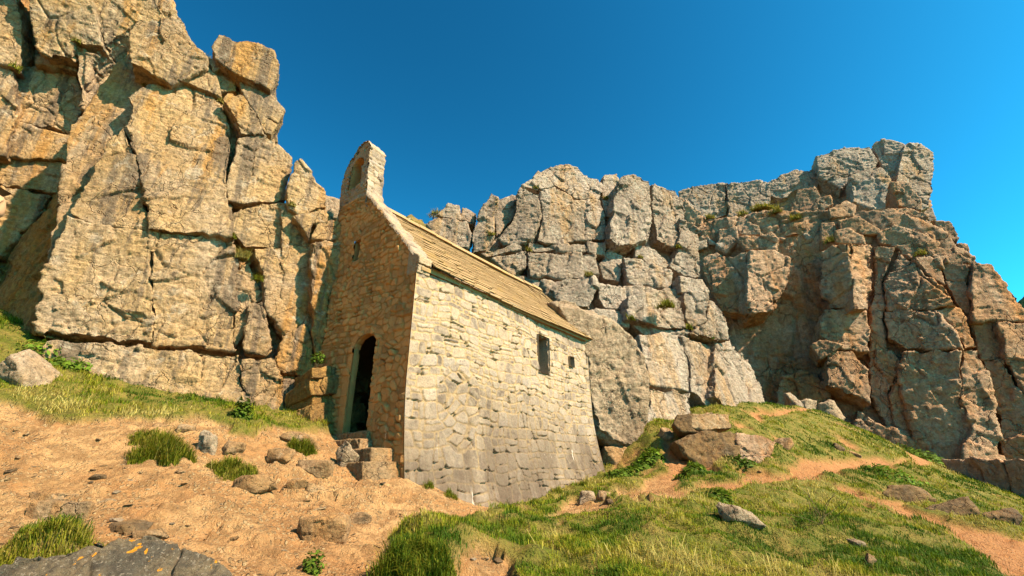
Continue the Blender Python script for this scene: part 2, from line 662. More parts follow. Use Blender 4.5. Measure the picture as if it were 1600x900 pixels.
mg, nt_, b_ = mat_new('earth_and_turf')
g = NG(nt_)
P = g.pos()
a_d = g.attr('dirt')
n1 = g.noise(P, 1.1, 7, .68, .4)
n2 = g.noise(P, 5, 6, .65)
n3 = g.noise(P, 28, 4, .7)
dc = g.mix(g.ramp(n1, .38, .6), (.44, .235, .105), (.55, .345, .18))
dc = g.mix(g.ramp(n2, .42, .62, 0, .8), dc, (.27, .155, .075))
dc = g.mix(g.ramp(n3, .52, .72, 0, .55), dc, (.60, .42, .25))
dc = g.mix(g.ramp(g.noise(P, 75, 3, .7), .55, .70, 0, .7), dc, (.17, .10, .055))
vor = g.n('ShaderNodeTexVoronoi')
g.lk(g.mapping(P, (1, 1, .6)), vor.inputs['Vector'])
vor.inputs['Scale'].default_value = 30
sc_ = g.n('ShaderNodeSeparateColor')
g.lk(vor.outputs['Color'], sc_.inputs[0])
peb = g.math('MULTIPLY', g.ramp(sc_.outputs[0], .52, .56), g.math('MULTIPLY', g.ramp(vor.outputs['Distance'], .55, .35), g.ramp(g.noise(P, 1.7, 5, .65), .38, .54)))
dc = g.mix(g.math('MULTIPLY', peb, .75), dc, g.mix(sc_.outputs[1], (.22, .15, .085), (.58, .44, .28)))
px_ = g.n('ShaderNodeSeparateXYZ')
g.lk(P, px_.inputs[0])
rr_ = g.ramp(px_.outputs[0], 2.0, 5.0)
dc = g.mix(g.math('MULTIPLY', rr_, .85), dc, (.42, .20, .09))
tc = g.mix(g.ramp(g.noise(P, 3, 5, .65), .35, .65), (.13, .15, .018), (.28, .225, .06))
tc = g.mix(g.ramp(n3, .4, .7, 0, .5), tc, (.05, .055, .012))
g.lk(g.mix(a_d, tc, dc), b_.inputs['Base Color'])
hh = g.math('ADD', g.math('ADD', g.noise(P, 9, 9, .72), g.math('MULTIPLY', peb, .35)), g.math('MULTIPLY', g.noise(P, 45, 4, .7), .5))
g.lk(g.bump(hh, 1.0, .085), b_.inputs['Normal'])
albedo(mg, (.76, .68, .58))
ground = link('ground', gme, mg)
tag(ground, kind='structure')


def z_at(x, y):
    """height of the finished ground (bilinear)"""
    x, y = np.asarray(x, float), np.asarray(y, float)
    i = np.clip(np.searchsorted(gx, x) - 1, 0, len(gx) - 2)
    j = np.clip(np.searchsorted(gy, y) - 1, 0, len(gy) - 2)
    u = (x - gx[i]) / (gx[i + 1] - gx[i])
    v = (y - gy[j]) / (gy[j + 1] - gy[j])
    return (GZ2[j, i] * (1 - u) * (1 - v) + GZ2[j, i + 1] * u * (1 - v) + GZ2[j + 1, i] * (1 - u) * v + GZ2[j + 1, i + 1] * u * v)


def d_at(x, y):
    i = np.clip(np.searchsorted(gx, x) - 1, 0, len(gx) - 2)
    j = np.clip(np.searchsorted(gy, y) - 1, 0, len(gy) - 2)
    return D2[j, i]


def on_ground(px, py, guess=(1.5, 40)):
    """where the sight line through a pixel meets the ground"""
    d = ray(px, py)
    ys = np.linspace(guess[0], guess[1], 1600)
    pts = d[None] * (ys / d[1])[:, None]
    below = pts[:, 2] < z_at(pts[:, 0], pts[:, 1])
    k = int(np.argmax(below)) if below.any() else int(np.argmin(np.abs(pts[:, 2] - z_at(pts[:, 0], pts[:, 1]))))
    p = pts[k].copy()
    p[2] = z_at(p[0], p[1])
    return p


# ------------------------------------------------------------------ the chapel
def masonry(u, v, seed, split=None, cell=(.30, .19)):
    """rubble walling: relief height (m), a random number per stone, mortar mask"""
    n = len(u)
    p = np.stack([u, v, np.full(n, seed * 7.3)], 1)
    wu = .05 * vnoise(p * 2.3) + .02 * vnoise(p * 9)
    wv = .055 * vnoise(p * 2.1 + 50) + .018 * vnoise(p * 9 + 50)
    f1, f2, cid, plw = worley(np.stack([(u + wu) / cell[0], (v + wv) / cell[1], np.full(n, seed + .5)], 1))
    e = (f2 - f1)
    big = _val[(cid + 77) & 255]
    hr = .014 * sstep(.03, .14, e) + .014 * plw * sstep(.05, .3, e) + .008 * big
    ir = (_val[(cid + 5) & 255] + 1) / 2
    mr = 1 - sstep(.05, .20, e + .05 * fbm(p * 14, 2))
    r = np.random.default_rng(int(seed * 100) + 3)
    # roughly coursed squared rubble: wandering courses, stones of many sizes, some split in two
    rows = np.cumsum(np.r_[r.uniform(.20, .34, 19), r.uniform(.11, .27, 60)]) * (cell[1] / .19) - 4.0
    vv = v + wv * .7 + .075 * vnoise(np.stack([u * .9, v * .45, np.full(n, seed)], 1)) + .03 * vnoise(np.stack([u * 3.1, v * .6, np.full(n, seed + 4)], 1))
    R_ = len(rows)
    k = np.clip(np.searchsorted(rows, vv), 1, R_ - 1)
    lo, hi = rows[k - 1], rows[k]
    joints = np.cumsum(r.uniform(.10, .46, (R_, 80)) * (cell[0] / .30), 1) - 1.5 - r.uniform(0, .4, (R_, 1))
    idr = r.random((R_, 80))
    spl = np.where(r.random((R_, 80)) < .38, r.uniform(.3, .7, (R_, 80)), 9.0)
    slant = r.normal(0, .10, (R_, 80))
    uu = u + wu * .8 + 0
    j = np.empty(n, int)
    fr = (vv - lo) / (hi - lo)
    for row in np.unique(k):
        m = k == row
        j[m] = np.clip(np.searchsorted(joints[row], uu[m]), 1, 79)
    a_ = joints[k, j - 1] + slant[k, j - 1] * (fr - .5) * .6
    b_ = joints[k, j] + slant[k, j] * (fr - .5) * .6
    du = np.minimum(uu - a_, b_ - uu)
    dv = np.minimum(vv - lo, hi - vv)
    sp_ = spl[k, j]
    dv = np.minimum(dv, np.abs(fr - sp_) * (hi - lo))
    idc = (idr[k, j] + .37 * (fr > sp_)) % 1.0
    ec = -np.log(np.exp(-np.clip(du, -.05, .4) * 55) + np.exp(-dv * 55)) / 55
    ec = ec + .010 * fbm(p * 11, 3, .6)
    hc = (.015 + .018 * (idc - .5)) * sstep(.000, .014, ec) + .012 * fbm(p * 5 + 60, 3, .6) * sstep(0, .03, ec)
    mc = 1 - sstep(.004, .022, ec)
    t = (vnoise(p * .8 + 9) < .25 if split is None else vnoise(p * .8 + 9) < split).astype(float)
    h = hr * (1 - t) + hc * t
    h = h - .042 * sstep(.38, .62, vnoise(p * 6.5 + 15)) * sstep(.3, .9, mr * (1 - t) + mc * t)
    h = h + .012 * fbm(p * 9, 4, .65) + .02 * vnoise(p * 1.2 + 3)
    return h, ir * (1 - t) + idc * t, mr * (1 - t) + mc * t


def stone_wall_mat(name, warm=0.0):
    m, nt, b = mat_new(name)
    g = NG(nt)
    P = g.pos()
    sid, mo = g.attr('stone'), g.attr('mortar')
    r = g.n('ShaderNodeValToRGB')
    g.lk(sid, r.inputs[0])
    el = r.color_ramp.elements
    cols = [(0, (.15, .12, .095)), (.16, (.22, .18, .145)), (.35, (.35, .29, .23)), (.6, (.46, .365, .25)), (.8, (.38, .335, .285)), (1, (.55, .47, .37))]
    el[0].position, el[0].color = cols[0][0], (*cols[0][1], 1)
    el[1].position, el[1].color = cols[-1][0], (*cols[-1][1], 1)
    for p, c in cols[1:-1]:
        e = el.new(p)
        e.color = (*c, 1)
    n2 = g.noise(P, 6, 6, .7, .4)
    col = g.mix(g.ramp(n2, .38, .6, .0, .65), r.outputs[0], (.53, .44, .315))
    col = g.mix(g.ramp(g.noise(P, 13, 5, .7), .52, .68, 0, .7), col, (.22, .19, .165))
    mcol = g.mix(g.ramp(g.noise(P, 8, 5, .6), .4, .62), (.54, .40, .21), (.43, .32, .18))
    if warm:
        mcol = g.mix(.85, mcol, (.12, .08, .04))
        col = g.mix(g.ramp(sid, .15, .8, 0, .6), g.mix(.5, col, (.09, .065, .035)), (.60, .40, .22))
    col = g.mix(mo, col, mcol)
    # weather stains running down the foot of the wall
    sz = g.n('ShaderNodeSeparateXYZ')
    g.lk(P, sz.inputs[0])
    st = g.noise(g.mapping(P, (1.3, 1.3, .28)), 1.0, 6, .65, .3)
    low = g.ramp(g.math('ADD', sz.outputs[2], g.math('MULTIPLY', g.noise(P, .8, 5, .65), 1.8)), 3.3, .5, 0, 1)
    col = g.mix(g.math('MULTIPLY', low, g.ramp(st, .34, .56, .5, .95)), col, (.135, .10, .07))
    wst = g.noise(g.mapping(P, (3.5, 3.5, .5)), 1.0, 6, .7, .5)
    col = g.mix(g.math('MULTIPLY', g.ramp(sz.outputs[2], 1.1, .2, 0, .8), g.ramp(wst, .63, .68, 0, 1)), col, (.80, .76, .68))
    col = g.mix(g.ramp(g.noise(P, 40, 3, .7), .35, .65), g.mix(.25, col, (.08, .06, .04)), col)
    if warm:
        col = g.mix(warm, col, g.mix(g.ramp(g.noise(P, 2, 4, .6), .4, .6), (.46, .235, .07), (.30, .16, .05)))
    g.lk(col, b.inputs['Base Color'])
    nb = g.noise(P, 22, 7, .7)
    g.lk(g.bump(nb, .7, .02), b.inputs['Normal'])
    return m


M_wall = stone_wall_mat('rubble_limestone')
M_gable = stone_wall_mat('rubble_limestone_weathered_shade', .5)  # weathered brown copy of the wall stone, with warm shade put into its colour

albedo(M_wall, (.62, .555, .55))
albedo(M_gable, (1.06, .88, .70))  # gable colour lifted and warmed to offset the cool shade on it

BW, BS, BE = .115, .24, .15


def bat(z):
    t = np.clip(1 - z / Z_EAVE, 0, 1.3)
    foot = np.clip((1.5 - z) / 1.5, 0, 1.5)
    return BW * t, BS * (.35 * t + .65 * foot ** 1.6), .02 + BE * foot ** 1.4


chapel = empty('stone_chapel', tuple(ch(0, 0, 0)))
tag(chapel, 'small rubble stone chapel with a stone slate roof wedged between the cliffs', 'chapel')
bpy.context.view_layer.update()
_off = np.array(chapel.location)


def chl(me):
    co = np.zeros(len(me.vertices) * 3, np.float32)
    me.vertices.foreach_get('co', co)
    me.vertices.foreach_set('co', (co.reshape(-1, 3) - _off.astype(np.float32)).ravel())
    me.update()
    return me


def part(name, me, mat, parent=None):
    return link(name, chl(me), mat, parent or chapel)


# south wall
RES = .015
us = np.arange(0, CH_L + RES / 2, RES)
zs = np.arange(-1.0, 3.66, RES)
U, Z = np.meshgrid(us, zs)
u, z = U.ravel(), Z.ravel()
h, sid, mo = masonry(u, z, 2.0, .30)
t_, s_, e_ = bat(z)
l = -t_ + (u / CH_L) * (CH_L + t_ + e_)
bul = .05 * np.sin(u * .9) * np.clip(z / 3, 0, 1)
edge = sstep(0, .05, np.minimum(u, CH_L - u))
hh = h * edge + .018 * (1 - edge)
Pw = CH_C + AX * (l - .018 * (1 - sstep(0, .05, u)))[:, None] + GX * (-s_ - hh - bul * edge)[:, None] + np.array([0, 0, 1.]) * z[:, None]
wins = [(4.0 - .02, 4.44, 2.2, 3.12), (5.5, 5.68, 2.6, 2.86)]
cu, cz = (U[:-1, :-1] + RES / 2), (Z[:-1, :-1] + RES / 2)
jit = (.025 * vnoise(np.stack([cu.ravel() * 9, cz.ravel() * 9, cz.ravel() * 0], 1))).reshape(cu.shape)
keep = np.ones(cu.shape, bool)
for a, b, c, d in wins:
    keep &= ~((cu + jit > a) & (cu + jit < b) & (cz + jit > c) & (cz + jit < d))
me = np_mesh('wall', Pw, grid_faces(len(us), len(zs), keep))
attr(me, 'stone', sid)
attr(me, 'mortar', mo)
part('wall', me, M_wall)


def tunnel(name, org, a, b, inward, depth, mat, arch=None):
    """the reveal of an opening: a lining that runs back through the wall"""
    pts = [(-.5, 0), (.5, 0)]
    if arch:
        k = 8
        pts += [(.5 * math.cos(math.pi * i / k), 1 - arch + arch * math.sin(math.pi * i / k)) for i in range(k + 1)]
    else:
        pts += [(.5, 1), (-.5, 1)]
    V, Fc = [], []
    m = len(pts)
    nd = 8
    for j in range(nd + 1):
        for (x, y) in pts:
            V.append(org + a * x + b * y + inward * (depth * j / nd))
    V = np.array(V)
    V += .012 * np.stack([vnoise(V * 5 + i * 20) for i in range(3)], 1)
    for j in range(nd):
        for i in range(m):
            k = (i + 1) % m
            Fc.append((j * m + i, j * m + k, (j + 1) * m + k, (j + 1) * m + i))
    me = np_mesh(name, V, np.array(Fc), False)
    hh_, sid_, mo_ = masonry(V @ (a / np.linalg.norm(a)) + V @ inward, V[:, 2], 5.0)
    attr(me, 'stone', sid_)
    attr(me, 'mortar', mo_ * .6)
    return part(name, me, mat)


for a, b, c, d in wins:
    s0 = bat(np.array([(c + d) / 2]))[1][0]
    tunnel('window', ch((a + b) / 2, -s0 - .03, c), AX * (b - a + .03), np.array([0, 0, d - c + .02]), GX, .75, M_wall)

# gable with the doorway, a slit and the bell niche above
OUT = [(-.3, -.6), (-.3, Z_EAVE - .02), (0, Z_EAVE), (.8, 4.66), (1.6, 5.56), (1.97, 5.95), (2.02, 6.5), (2.06, 7.28), (2.2, 7.50), (2.38, 7.60), (2.6, 7.48), (2.85, 7.25), (3.0, 7.0), (3.06, 6.5), (3.04, 6.0), (3.12, 5.2), (3.2, 4.5), (3.3, -.6)]
ws = np.arange(3.45, -.3, -RES)
zs = np.arange(-.35, 7.66, RES)
U, Z = np.meshgrid(ws, zs)
u, z = U.ravel(), Z.ravel()
h, sid, mo = masonry(u * 1.0, z, 6.0, -.12, (.19, .125))
t_, s_, e_ = bat(z)
wq = np.where(u < 0, 0, u)
wpos = -s_ + (u + .0) * (1 + s_ / 3.4)                      # shear so that the corner follows the south wall's batter
upos = u
edge = sstep(0, .05, u)
hh = h * edge + .018 * (1 - edge)
hh = hh * 1.7
Pg = CH_C + AX * (-t_ - hh)[:, None] + GX * (wpos - .018 * (1 - edge))[:, None] + np.array([0, 0, 1.]) * z[:, None]
cu, cz = U[:-1, :-1] - RES / 2, Z[:-1, :-1] + RES / 2
jit = (.03 * vnoise(np.stack([cu.ravel() * 6, cz.ravel() * 6, cz.ravel() * 0 + 3], 1))).reshape(cu.shape)
keep = in_poly(cu + jit * .6, cz + jit, OUT) & (cu > 0)
DOOR = (.90, 1.58, .62, 2.44)


def arched(cu, cz, a, b, c, d, rise):
    m = (a + b) / 2
    top = d - rise + rise * np.sqrt(np.clip(1 - ((cu - m) / ((b - a) / 2)) ** 2, 0, 1))
    return (cu > a) & (cu < b) & (cz > c) & (cz < top)


keep &= ~arched(cu, cz, *DOOR, .24)
keep &= ~((cu > 1.93) & (cu < 2.14) & (cz > 4.24) & (cz < 4.74))
keep &= ~arched(cu + jit * .5, cz, 2.27, 2.74, 6.3, 7.17, .24)
bell = keep & (cz > 5.9) & (cu > 1.9)
me = np_mesh('gable', Pg, grid_faces(len(ws), len(zs), keep & ~bell))
attr(me, 'stone', sid)
attr(me, 'mortar', mo * .9)
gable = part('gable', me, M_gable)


def gpt(w, z, l=0.0):
    t, s, e = bat(np.array([z]))
    return CH_C + AX * (l - t[0]) + GX * (-s[0] + w * (1 + s[0] / 3.4)) + np.array([0, 0, z])


def wseg(w0, w1, z):
    return gpt(w1, z) - gpt(w0, z)


tunnel('doorway', gpt((DOOR[0] + DOOR[1]) / 2, DOOR[2], -.0), wseg(DOOR[0], DOOR[1], 1), np.array([0, 0, DOOR[3] - DOOR[2]]), AX, .10, M_gable, arch=.13)
tunnel('window', gpt(2.035, 4.24), wseg(1.93, 2.14, 4.4), np.array([0, 0, .5]), AX, .7, M_gable)
# door surround of dressed stones, slightly proud
k = 14
ring = MB()
cx = (DOOR[0] + DOOR[1]) / 2
hw = (DOOR[1] - DOOR[0]) / 2
path = [(DOOR[0], DOOR[2] + .02 + i * .38) for i in range(4)]
for i in range(3):
    for side in (-1, 1):
        z0, z1 = DOOR[2] + i * .5, DOOR[2] + (i + 1) * .5 + .02
        z1 -= .03
        wi = .14 + .03 * ((i * 7 + side) % 3)
        a, b = (cx + side * (hw + .005), cx + side * (hw + wi))
        a, b = min(a, b), max(a, b)
        ring.box8([gpt(a, z0, -.032), gpt(b, z0, -.032), gpt(b, z0, .12), gpt(a, z0, .12), gpt(a, z1, -.032), gpt(b, z1, -.032), gpt(b, z1, .12), gpt(a, z1, .12)])
for i in range(7):
    a0, a1 = math.pi * (i + .04) / 7, math.pi * (i + .96) / 7

    def rp(a, q, l):
        return gpt(cx + (hw + q) * math.cos(a), DOOR[3] - .24 + (.24 + q) * math.sin(a), l)
    ring.box8([rp(a0, .006, -.03), rp(a0, .15, -.03), rp(a0, .15, .12), rp(a0, .006, .12), rp(a1, .006, -.03), rp(a1, .15, -.03), rp(a1, .15, .12), rp(a1, .006, .12)])
me = ring.mesh('door_surround')
attr(me, 'stone', .45 + .25 * np.repeat(np.random.default_rng(4).random(len(ring.v) // 8), 8))
attr(me, 'mortar', np.zeros(len(ring.v)))
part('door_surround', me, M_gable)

# bellcote: front sheet, sides and back as one solid standing on the gable
TH_G = .46
front = np_mesh('bellcote', Pg, grid_faces(len(ws), len(zs), bell))
bo = [(1.96, 5.55), (1.985, 5.95), (2.03, 6.5), (2.07, 7.28), (2.2, 7.49), (2.38, 7.59), (2.6, 7.47), (2.85, 7.24), (3.0, 6.99), (3.05, 6.5), (3.03, 5.9), (3.03, 5.5)]
Vb, Fb, sb_, mb_ = [], [], [], []
# dense side strip
path = []
for (a, b) in zip(bo[:-1], bo[1:]):
    n_ = max(1, int(math.hypot(b[0] - a[0], b[1] - a[1]) / .02))
    path += [(a[0] + (b[0] - a[0]) * i / n_, a[1] + (b[1] - a[1]) * i / n_) for i in range(n_)]
path.append(bo[-1])
path = np.array(path)
arc = np.r_[0, np.cumsum(np.hypot(*np.diff(path, axis=0).T))]
ls = np.arange(-.02, TH_G + .001, .02)
A_, L_ = np.meshgrid(arc, ls)
hs, sids, mos = masonry(L_.ravel() + 20, A_.ravel(), 9.0, 99, (.34, .17))
tg = np.gradient(path, axis=0)
tg /= np.linalg.norm(tg, axis=1)[:, None]
nn = np.stack([tg[:, 1] * -1, tg[:, 0]], 1) * -1     # outward
ctr2 = np.array([2.5, 6.5])
if ((path - ctr2) * nn).sum() < 0:
    nn = -nn
pp = np.tile(path, (len(ls), 1)) + np.tile(nn, (len(ls), 1)) * (hs * 1.8 - .02 + .03 * vnoise(np.stack([A_.ravel() * 5, L_.ravel() * 2, A_.ravel() * 0], 1)))[:, None]
top = np.clip((pp[:, 1] - 6) / 1.6, 0, 1)
Vs = CH_C + AX * (L_.ravel())[:, None] + GX * pp[:, 0][:, None] + np.array([0, 0, 1.]) * pp[:, 1][:, None]
fs = grid_faces(len(arc), len(ls))
bkf = np.array([CH_C + AX * TH_G + GX * a + np.array([0, 0, b]) for a, b in bo])
co = np.zeros(len(front.vertices) * 3, np.float32)
front.vertices.foreach_get('co', co)
ff = grid_faces(len(ws), len(zs), bell)
used = np.unique(ff)
re = np.full(len(Pg), -1)
re[used] = np.arange(len(used))
Vall = np.concatenate([Pg[used], Vs])
Fall = np.concatenate([re[ff], fs + len(used)])
# back closing fan as quads
c0 = len(Vall)
Vall = np.concatenate([Vall, bkf, [bkf.mean(0)]])
fan = np.array([(c0 + i, c0 + (i + 1) % len(bo), c0 + len(bo), c0 + len(bo)) for i in range(len(bo))])
me = np_mesh('bellcote', Vall, Fall)
attr(me, 'stone', np.r_[sid[used], sids, np.full(len(bo) + 1, .5)])
attr(me, 'mortar', np.r_[mo[used] * .7, mos * .5, np.zeros(len(bo) + 1)])
bellcote = part('bellcote', me, M_wall)
# niche lining and its back
ntn = tunnel('bell_niche', gpt(2.505, 6.3, .0), wseg(2.27, 2.74, 6.6), np.array([0, 0, .87]), AX, .42, M_gable, arch=.26)
ntn.parent = bellcote
nu_ = np.arange(2.1, 2.9, .02)
nz_ = np.arange(6.0, 7.35, .02)
U, Z = np.meshgrid(nu_, nz_)
h2, s2, m2 = masonry(U.ravel(), Z.ravel(), 12.0, None, (.2, .15))
Vn = CH_C + AX * (.40 - 2.2 * h2)[:, None] + GX * U.ravel()[:, None] + np.array([0, 0, 1.]) * Z.ravel()[:, None]
me = np_mesh('niche_back', Vn, grid_faces(len(nu_), len(nz_)))
attr(me, 'stone', s2 * .5)
attr(me, 'mortar', m2 * .4)
part('niche_back', me, M_gable, bellcote)
bpy.data.meshes.remove(front)

# gable coping: the raking top of the gable wall, rough stones
cs = np.linspace(0, 1, 170)
rk = np.array([(-.02, Z_EAVE), (.8, 4.66), (1.6, 5.56), (2.0, 5.98)])
rw = np.interp(cs, [0, .42, .82, 1], rk[:, 0])
rz = np.interp(cs, [0, .42, .82, 1], rk[:, 1])
ls = np.arange(-.03, .36, .02)
A_, L_ = np.meshgrid(cs, ls)
hs, sids, mos = masonry(L_.ravel() * .6 + 3, A_.ravel() * 2.9, 14.0, 99)
Vs = CH_C + AX * (L_.ravel() + .03 * vnoise(np.stack([A_.ravel() * 9, A_.ravel() * 0, A_.ravel() * 0], 1)))[:, None] + GX * np.tile(rw, len(ls))[:, None] + np.array([0, 0, 1.]) * (np.tile(rz, len(ls)) + hs * 1.6 + .02 + .02 * vnoise(np.stack([A_.ravel() * 14, L_.ravel() * 3, A_.ravel() * 0], 1)) - .10 * (L_.ravel() < -.02))[:, None]
me = np_mesh('coping', Vs, grid_faces(len(cs), len(ls)))
attr(me, 'stone', sids * .45)
attr(me, 'mortar', mos * .7)
part('coping', me, M_wall)
# short pier of the gable's thickness beside the eave
m_ = MB()

# remaining walls (seen only from the side): north and east
east = []
for wv_, zv_ in [(-.02, -1.0), (-.02, 3.66), (1.64, 5.5), (3.28, 3.66), (3.28, -1)]:
    east.append(ch(CH_L - .02, wv_, zv_))
north = [ch(0, 3.28, -1), ch(CH_L - .02, 3.28, -1), ch(CH_L - .02, 3.28, 3.7), ch(0, 3.28, 3.7)]
bmv = east + north
me = bpy.data.meshes.new('wall')
me.from_pydata([tuple(v) for v in bmv], [], [(0, 1, 2, 3, 4), (5, 6, 7, 8)])
attr(me, 'stone', np.full(len(bmv), .5))
attr(me, 'mortar', np.full(len(bmv), .2))
part('wall', me, M_wall)

# roof of thin stone slates laid in level courses
M_roof, nt_, b_ = mat_new('stone_slate')
g = NG(nt_)
P = g.pos()
sid_ = g.attr('slate')
col = g.mix(sid_, (.29, .195, .10), (.38, .27, .15))
col = g.mix(g.ramp(g.noise(P, 3.2, 6, .7), .45, .62, 0, .7), col, (.36, .25, .13))
col = g.mix(g.ramp(g.noise(P, 9, 6, .7), .56, .70, 0, .45), col, (.20, .145, .08))
col = g.mix(g.ramp(g.noise(P, 2.1, 4, .6), .56, .68, 0, .5), col, (.40, .27, .09))
g.lk(col, b_.inputs['Base Color'])
g.lk(g.bump(g.noise(P, 30, 5, .7), .6, .012), b_.inputs['Normal'])
albedo(M_roof, (.73, .655, .62))
rv = MB()
sl_id = []
r = np.random.default_rng(8)
NC = 31
Z3 = np.array([0, 0, 1.0])
for side in (0, 1):
    e0 = np.array([-.16, Z_EAVE - .02 - .10])
    e1 = np.array([CH_W, Z_EAVE + RISE - .02])
    if side:
        e0[0], e1[0] = 2 * CH_W + .16, CH_W
    d = (e1 - e0)
    Ls = np.linalg.norm(d)
    d = d / Ls
    nrm = np.array([-d[1], d[0]]) if not side else np.array([d[1], -d[0]])
    step = Ls / NC
    for c in range(NC):
        lpos = .30 + r.uniform(-.02, .0)
        sag = .006 * r.normal()
        while lpos < CH_L + .10:
            wd = r.uniform(.22, .75)
            l1 = min(lpos + wd, CH_L + .13)
            a = c * step + r.normal(0, .002) - (.03 if c == 0 else 0)
            b = a + step * 1.25
            tk = .020 + r.uniform(-.002, .002)
            lift = .006
            gap = .002
            q = []
            dip = -.07 * math.sin(math.pi * (lpos - .3) / CH_L) + .010 * math.sin(lpos * 1.7 + c * .12) + .004 * math.sin(lpos * 4.1 + c * .3) - sag * .4
            for (s_pos, hgt) in ((a, lift), (b, 0.0)):
                for hh2 in (hgt, hgt + tk):
                    pass
            A0 = e0 + d * a + nrm * (lift + dip)
            A1 = e0 + d * a + nrm * (lift + tk + dip)
            B0 = e0 + d * b + nrm * (-.008 + dip)
            B1 = e0 + d * b + nrm * (tk - .008 + dip)
            tw = r.normal(0, .0015)

            def pt(wz, l_, dz=0):
                return CH_C + AX * l_ + GX * wz[0] + Z3 * (wz[1] + dz)
            rv.box8([pt(A0, lpos + gap), pt(A0, l1 - gap, tw), pt(B0, l1 - gap, tw), pt(B0, lpos + gap), pt(A1, lpos + gap), pt(A1, l1 - gap, tw), pt(B1, l1 - gap, tw), pt(B1, lpos + gap)])
            sl_id += [float(np.clip(r.normal(.5, .25), 0, 1))] * 8
            lpos = l1
me = rv.mesh('roof')
attr(me, 'slate', sl_id)
roof = part('roof', me, M_roof)
rv = MB()
lpos = .32
while lpos < CH_L + .1:
    l1 = min(lpos + r.uniform(.35, .6), CH_L + .13)
    zt = Z_EAVE + RISE + .035 - .05 * math.sin(math.pi * (lpos - .3) / CH_L) + r.normal(0, .006)
    pts = []
    for z_ in (zt - .12, zt):
        wd = .13 if z_ < zt else .05
        for (l_, w_) in ((lpos, -wd), (l1 - .01, -wd), (l1 - .01, wd), (lpos, wd)):
            pts.append(ch(l_, CH_W + w_, z_))
    rv.box8(pts)
    lpos = l1
me = rv.mesh('ridge')
attr(me, 'slate', np.repeat(r.random(len(rv.v) // 8), 8))
part('ridge', me, M_roof, roof)
# eave course under the slates and a closed deck behind them
rv = MB()
lpos = .325
while lpos < CH_L + .05:
    l1 = min(lpos + r.uniform(.4, .9), CH_L + .06)
    o_, z0 = .075 + r.normal(0, .006), Z_EAVE - .21 + r.normal(0, .006)
    rv.box8([ch(lpos, -o_, z0), ch(l1 - .006, -o_, z0), ch(l1 - .006, .15, z0), ch(lpos, .15, z0), ch(lpos, -o_ - .02, z0 + .09), ch(l1 - .006, -o_ - .02, z0 + .09), ch(l1 - .006, .15, z0 + .09), ch(lpos, .15, z0 + .09)])
    lpos = l1
me = rv.mesh('eave_course')
attr(me, 'slate', np.repeat(r.random(len(rv.v) // 8) * .5, 8))
part('eave_course', me, M_roof, roof)
rv = MB()
for sgn, w0 in ((1, -.08), (-1, 2 * CH_W + .08)):
    a = [ch(.05, w0, Z_EAVE - .16), ch(CH_L, w0, Z_EAVE - .16), ch(CH_L, CH_W, Z_EAVE + RISE - .13), ch(.05, CH_W, Z_EAVE + RISE - .13)]
    rv.box8([p - Z3 * .06 for p in a] + a)
me = rv.mesh('roof_deck')
attr(me, 'slate', np.zeros(len(rv.v)))
part('roof_deck', me, M_roof, roof)
# kneeler: the stones at the gable's corner that carry the coping and stop the eave
for z0, z1, w0, w1, l1_ in ((3.42, 3.60, -.055, -.07, .28), (3.605, 3.78, -.075, -.085, .31)):
    bx = [ch(-.03, w0, z0), ch(l1_, w0, z0), ch(l1_, .25, z0), ch(-.03, .25, z0), ch(-.03, w1, z1 - .03), ch(l1_, w1, z1 - .03), ch(l1_, .25, z1 + .2), ch(-.03, .25, z1 + .2)]
    co, no, f = voxel(bx, [(0, 3, 2, 1), (4, 5, 6, 7), (0, 1, 5, 4), (1, 2, 6, 5), (2, 3, 7, 6), (3, 0, 4, 7)], .014)
    co = rough(co, no, .2, .9, z0)
    me = np_mesh('kneeler', co, f)
    attr(me, 'stone', np.full(len(co), .5 if z0 < 3.5 else .62))
    attr(me, 'mortar', np.full(len(co), .3))
    part('kneeler', me, M_wall)

# ------------------------------------------------------------------ cliffs: blocks of jointed limestone
def cliff(label, cat):
    o = empty('cliff')
    tag(o, label, cat, kind='structure')
    return o


def blocks(parent, mat, plane, lst, **common):
    for e in lst:
        kw = dict(common)
        pts = e[0]
        if len(e) > 1:
            kw.update(e[1])
        m_ = kw.pop('mat', mat)
        pln = kw.pop('plane', plane)
        rock_obj('rock_block', pts, *pln, mat=m_, parent=parent, **kw)


